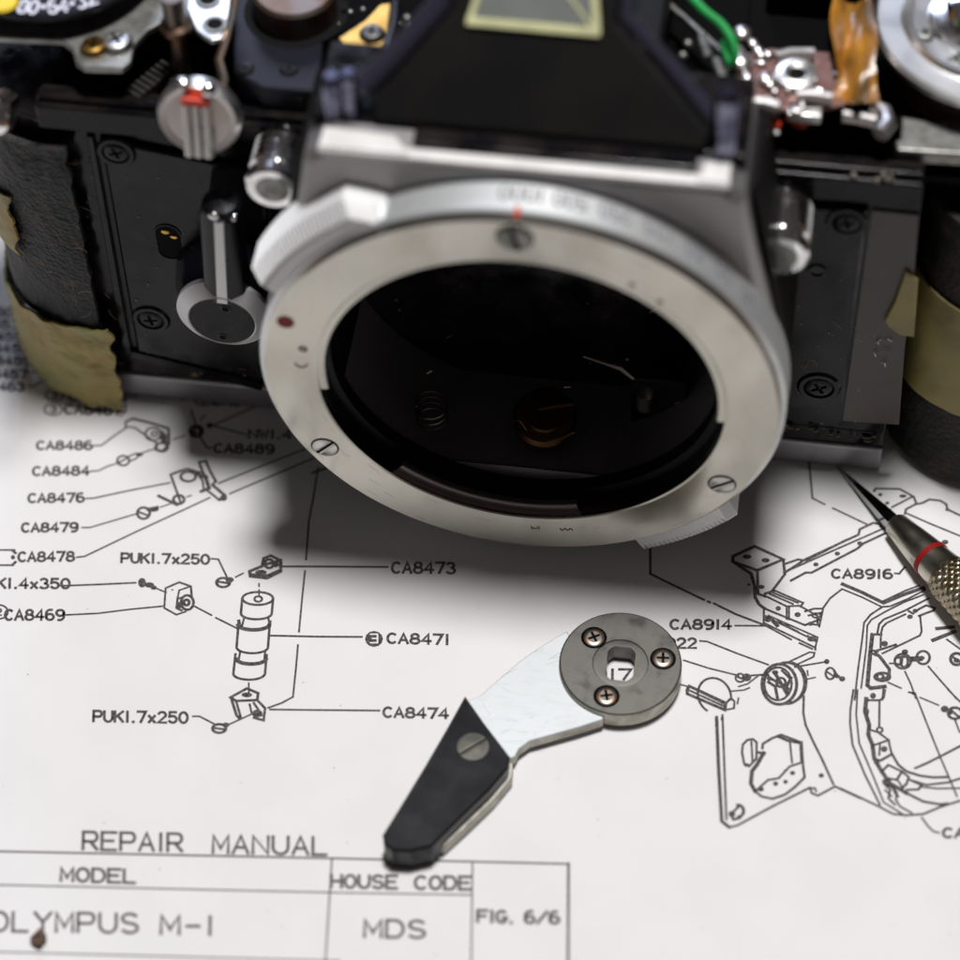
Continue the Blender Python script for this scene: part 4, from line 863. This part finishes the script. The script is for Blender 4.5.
# ---- top right mechanism
b = MB(); q = [PZ(u, v, 27) for u, v in ((738,55),(770,48),(830,52),(838,92),(846,104),(820,108),(752,110),(734,92))]
b.prism([(p.x, p.y) for p in q], 26.3, 27); pcb = b.build('circuit_board', M['pcb'], cam_, bevel=.15)
def strip(mb, pts, z, r, sq=.5): mb.tube([PZ(u, v, z) for u, v in pts], r, 10)
for pts, r in (([(776,58),(790,54),(814,54)], .8), ([(797,96),(812,96),(832,99)], .75), ([(755,104),(765,105),(779,109)], 1.0)):
    b = MB(); strip(b, pts, 27.7, r); b.build('solder_strip', M['solder'], pcb)
for u, v, r in ((742,33,1.05),(753,43,.6),(740,62,1.4),(737,52,.9),(747,77,.7),(742,94,.75),(766,79,.9),(770,84,.6),(758,50,.6),(768,54,.5)): MB().ball(PZ(u, v, 27.6), r*1.15, 10, (1,1,.6)).build('solder_joint', M['solder'], pcb)
q = PZ(796, 79, 27); b = MB(); b.lathe([(1.0,.9),(1.5,1.2),(2.3,1.0),(2.6,.2),(2.6,0)], 30, UPAX(q)); b.cur = 1; b.lathe([(0,.5),(1.1,.5)], 20, UPAX(q)); b.build('pivot_ring', [M['satin'], M['dark']], pcb)
b = MB(); q0, q1 = PZ(787, 111, 26.5), PZ(822, 113, 26.5); b.box((q0.x, q0.y-.9, 25.6), (q1.x, q0.y+1.0, 27.0)); pc2 = b.build('contact_block', M['satin'], cam_, bevel=.3)
q = PZ(800, 109, 27); MB().lathe([(0,.05),(.5,.05)], 14, UPAX(q)).build('hole', M['dark'], pc2)
b = MB(); b.ball(PZ(773,124,25), 1.0, 10, (1,1,.6)); b.ball(PZ(800,122,25), .9, 10, (1.3,1,.6)); b.build('lacquer_blob', M['redlac'], cam_)
b = MB(); strip(b, [(843,116),(858,118),(876,122)], 25.5, .8); strip(b, [(872,108),(884,112),(888,124),(880,134)], 25.5, 1.0); b.ball(PZ(853,98,27), .8, 10); b.build('contact_strip', M['solder'], cam_)
SOLDER_BITS.build('solder_bead', M['solder'], pcb, kind='stuff')
# amber film
n = 14; V = []
for i in range(n+1):
    for j in range(9):
        u = 833+(j/8)*42+3*math.sin(i*.8+j); v = -40+i*10.2; z = 29.5+1.1*math.sin(j*1.1+i*.25)+.5*noise.noise(Vector((i*.5, j*.5, 1))) - (max(0, i-9)*.35)
        V.append(PZ(u+(4 if i > 10 else 0), v, z))
MB().add(V, [(i*9+j, i*9+j+1, (i+1)*9+j+1, (i+1)*9+j) for i in range(n) for j in range(8)]).build('amber_film', M['amber'], cam_, smooth=60, label='crinkled amber insulating film beside the rewind shaft')
# rewind plate and shaft
rc = Vector((50.2, 40.4, 27.5)); T = UPAX(rc)
rw = MB().lathe([(0,.2),(9.0,.2),(9.4,.9),(10.2,1.0),(10.6,.3),(13.2,.2),(13.7,-.2),(13.7,-1.0)], 72, T).build('rewind_plate', M['satin'], cam_, smooth=25)
MB().lathe([(0,9.5),(2.0,9.5),(2.2,8.6),(3.9,8.4),(3.9,3.4),(5.2,3.0),(5.6,2.3),(5.2,1.7),(7.0,1.3),(7.4,.2)], 56, T).build('rewind_shaft', M['chrome'], rw, smooth=25)
MB().lathe([(4.1,8.0),(4.2,7.0),(4.1,6.4)], 40, T).build('brass_collar', M['brass'], rw)
for a_ in (205, 243, 280):
    a = math.radians(a_); cross_screw('screw', UPAX(rc+Vector((8.4*math.cos(a), 8.4*math.sin(a), .2))), 1.0, .5, rw, M['dull'])
MB().lathe([(11.4,-1.0),(11.4,-5.0),(12.0,-6.5)], 60, T).build('brown_collar', M['brown'], rw)
q = [PY(u, v, 21) for u, v in ((897,146),(905,172),(990,177))]
b = MB(); p = [PZ(u, v, 22.3) for u, v in ((884,112),(893,130),(897,150),(990,156),(990,116),(930,120))]
b.prism([(a.x, a.y) for a in p], 20.2, 22.3); b.build('shoulder_plate', M['dull'], cam_, bevel=.4)
b = MB()
for k in range(10): b.ball(PY(848+random.random()*44, 174+random.random()*7, YF-1), random.uniform(.15,.4), 8)
b.build('glue_crumb', M['mottle'], cam_, kind='stuff')
# green wire, little springs
def smooth_path(pts, n=5):
    out = []
    for i in range(len(pts)-1):
        p0, p1, p2, p3 = pts[max(0,i-1)], pts[i], pts[i+1], pts[min(len(pts)-1,i+2)]
        for k in range(n):
            t = k/n; out.append(.5*((2*p1)+(p2-p0)*t+(2*p0-5*p1+4*p2-p3)*t*t+(3*p1-p0-3*p2+p3)*t**3))
    return out+[pts[-1]]
b = MB(); b.tube(smooth_path([PZ(u, v, z) for u, v, z in ((680,-14,33),(694,0,33),(706,12,33),(721,24,32.5),(731,38,32),(735,52,31),(732,64,29.5),(726,52,30),(724,40,31))]), .5, 10)
b.build('green_wire', M['green'], cam_, label='bright green insulated wire bent down to the circuit board')
b = MB()
for pts in (((702,36),(705,46),(709,58)), ((722,92),(725,102),(728,108)), ((716,60),(722,74),(728,86))): b.tube([PZ(u, v, 31) for u, v in pts], .55, 8)
for u, v in ((688,44),(683,56),(684,82)): b.ball(PZ(u, v, 30), .55, 8)
b.build('wire_lug', M['dull'], cam_)
b = MB(); b.box((22,34,22),(38,46,26)); b.box((24,40,26),(36,52,30)); b.box((20,25,18),(41,27.5,24)); b.build('deck_wall', M['chamber'], cam_, bevel=.4)
MB().prism([(-10,0),(10,0),(10,.8),(-10,.8)], 0, .6, AX(PZ(680,20,28), (0,0,1), (1,-1.05,0))).build('housing_edge', M['dull'], cam_, bevel=.2)
b = MB(); b.box((-14.5,24,18),(13,52,34)); b.build('prism_housing', M['foil'], cam_, bevel=.6)

# ------------------------------------------------------------------ lever lying on the sheet
lv = thing('wind_lever', 'loose silver winding lever with black grip and round three-screw hub lying on the page', 'camera lever', (PZ(560,720,ZT)))
def xy(pts, z): return [tuple(PZ(u, v, z).xy) for u, v in pts]
arm_t = ZT+2.3
b = MB(); b.prism(xy([(462,702),(480,695.6),(500,678),(521,660),(538,648),(555,637.5),(567,631),(572,640),(590,665),(606,700),(603,719.5),(580,727),(530,741),(519,749),(515,757),(505,760),(478,740)], arm_t), ZT+.75, arm_t, inset=.12, ih=.12)
na_ = 17
for i in range(len(b.f)):
    f = b.f[i]; zs = [b.v[k][2] for k in f]
    if max(zs)-min(zs) > .5: b.m[i] = 1
b.build('arm', [M['white_metal'], M['arm_edge']], lv, smooth=30)
MB().lathe([(4.9,ZT+.42),(4.9,ZT+.03),(2.9,ZT+.03),(2.9,ZT+.42)], 48, UPAX((*PZ(620.5,663,ZT+3.1).xy,0)), closed=True).build('hub_foot', M['arm_edge'], lv)
hc = PZ(620.5, 663, ZT+3.1); T = UPAX((hc.x, hc.y, ZT))
hb = MB()
hole = [(1.75*math.cos(t)*(1 if abs(math.cos(t)) < .85 else .97), 2.55*math.sin(t)) for t in [math.pi*2*i/72 for i in range(72)]]
V = []; F = []; HN = 72
prof = [('h',0.4),('h',3.0),(2.9,3.0),(3.35,2.98),(3.45,3.12),(7.32,3.12),(7.5,3.0),(7.53,2.9),(7.53,.7),(7.3,.4)]
for i in range(HN):
    a = 2*math.pi*i/HN
    for r, z in prof:
        if r == 'h': V.append((max(-1.72,min(1.72,2.15*math.cos(a))), max(-2.45,min(2.45,2.75*math.sin(a))), z))
        else: V.append((r*math.cos(a), r*math.sin(a), z))
m = len(prof)
for i in range(HN):
    j = (i+1) % HN
    for q in range(m-1): F.append((i*m+q, j*m+q, j*m+q+1, i*m+q+1))
hb.add(V, F, T)
for i in range(HN):
    for q in (6, 7, 8): hb.m[i*(m-1)+q] = 1
hb = hb.build('hub', [M['hub'], M['arm_edge']], lv, smooth=30)
# pale underside flange of the hub
for u, v, an in ((594,637.5,30),(663,658.5,5),(606.5,696,15)):
    q = PZ(u, v, ZT+3.15); TT = UPAX((q.x, q.y, ZT+3.1))
    cross_screw('screw', TT, 1.32, .22, hb, M['copper'], ang=an, rim=1.22)
gt = ZT+4.3
gp = [(465,695),(484,722),(510,756),(508,768),(490,789),(463,815),(440,838),(432,846),(410,851),(392,850),(384.5,844),(382.5,834),(400,806),(425,765),(446,729)]
b = MB(); b.prism(xy(gp, gt), ZT+.25, gt, inset=.25, ih=.3); gr = b.build('grip', M['grip'], lv, smooth=30)
q = PZ(473, 746.5, gt); T2 = UPAX((q.x, q.y, gt-.04))
slot_screw('screw', T2, 1.9, .10, gr, M['rivet'], md=M['brass'], slot=.3, ang=42)
gp2 = [(468,706),(486,727),(513,758),(512,771),(494,793),(467,819),(444,840),(430,842),(415,838),(405,806),(430,765),(452,729)]
b = MB(); b.prism(xy(gp2, gt-.8), ZT+.06, ZT+2.1); b.build('grip_plate', M['arm_edge'], lv, bevel=.15)

rs = random.Random(9); b = MB()
for k in range(34):
    u, v = rs.uniform(478, 590), rs.uniform(650, 745)
    if not (v > 1130-u*.95+20 and v < 1190-u*.8): continue
    p = PZ(u, v, arm_t+.005); a = rs.gauss(.6, .5); L = rs.uniform(.5, 2.6); b.tube([p, p+Vector((math.cos(a), math.sin(a), 0))*L], .016, 4)
if b.v: b.build('arm_scratch', M['arm_edge'], lv, kind='stuff')
# ------------------------------------------------------------------ precision scriber
p0 = PZ(836, 465, ZT+.35); p1 = PZ(931.5, 559.5, ZT+2.9); ax = (p1-p0).normalized(); T = AX(p0, ax)
def dist_for(u, v):
    best = min(range(0, 400), key=lambda i: (lambda q: (480+F_PX*q.dot(RIGHT)/q.dot(FWD)-u)**2+(480-F_PX*q.dot(UP)/q.dot(FWD)-v)**2)(p0+ax*(i*.1)-CAM)); return best*.1
d1 = dist_for(893.5, 524); d2 = dist_for(931.5, 558.5); d3 = dist_for(946, 574)
tl = thing('scriber', 'silver pen-shaped needle scriber with red ring and knurled grip pointing at the camera base', 'hand tool', p0)
MB().lathe([(0,0),(.10,.15),(.62,d1*.42),(1.05,d1*.78),(1.30,d1+.3)], 5, T).build('needle', M['needle'], tl, smooth=50)
MB().lathe([(0,d1+.0),(1.4,d1),(1.58,d1+.25),(2.05,(d1+d2)/2),(2.42,d2-.45),(2.42,d2+.45),(2.66,d3-.2),(2.75,d3+.2),(0,d3+.2)], 48, T).build('collar', M['tool'], tl, smooth=30)
MB().lathe([(2.36,d2-.42),(2.50,d2-.34),(2.52,d2+.3),(2.44,d2+.42)], 48, T).build('red_ring', M['red'], tl)
V = []; F = []; na = 72; nl = 190; L0 = d3; dl_ = .16
for j in range(nl):
    for i in range(na):
        a = 2*math.pi*i/na; z = j*dl_
        w = max(abs(math.sin(9*a+z*2.6)), abs(math.sin(9*a-z*2.6))); r = 2.78+min(z,8)*.045+.26*(1-w*w)*min(1, z*1.2)
        V.append((r*math.cos(a), r*math.sin(a), L0+z))
for j in range(nl-1):
    for i in range(na): k = (i+1) % na; F.append((j*na+i, j*na+k, (j+1)*na+k, (j+1)*na+i))
MB().add(V, F, T).build('knurled_grip', M['knurl'], tl, smooth=50)
L1 = L0+(nl-1)*dl_
MB().lathe([(3.2,L1-.1),(3.3,L1+1),(2.6,L1+3),(2.6,L1+30),(3.3,L1+32),(3.3,L1+44),(2.5,L1+46),(0,L1+46)], 40, T).build('handle', M['tool'], tl, smooth=30)

# ------------------------------------------------------------------ crumb
q = PZ(40, 941, ZT); b = MB(); b.lathe([(.85*math.sin(math.pi*i/7)*(1+.15*random.random()), .7-.7*math.cos(math.pi*i/7)) for i in range(8)], 11, UPAX((q.x, q.y, ZT+.02)))
b.v = [tuple(Vector(p)+Vector((wob(p,.9,.5), wob((p[1],p[2],p[0]),.9,.5), max(0,p[2]-ZT-.3)*.2*random.random()))) for p in b.v]
o = b.build('crumb', M['crumb'], None, smooth=0); o['label'] = 'tiny brown crumb of debris lying below the model name on the page'; o['category'] = 'crumb'
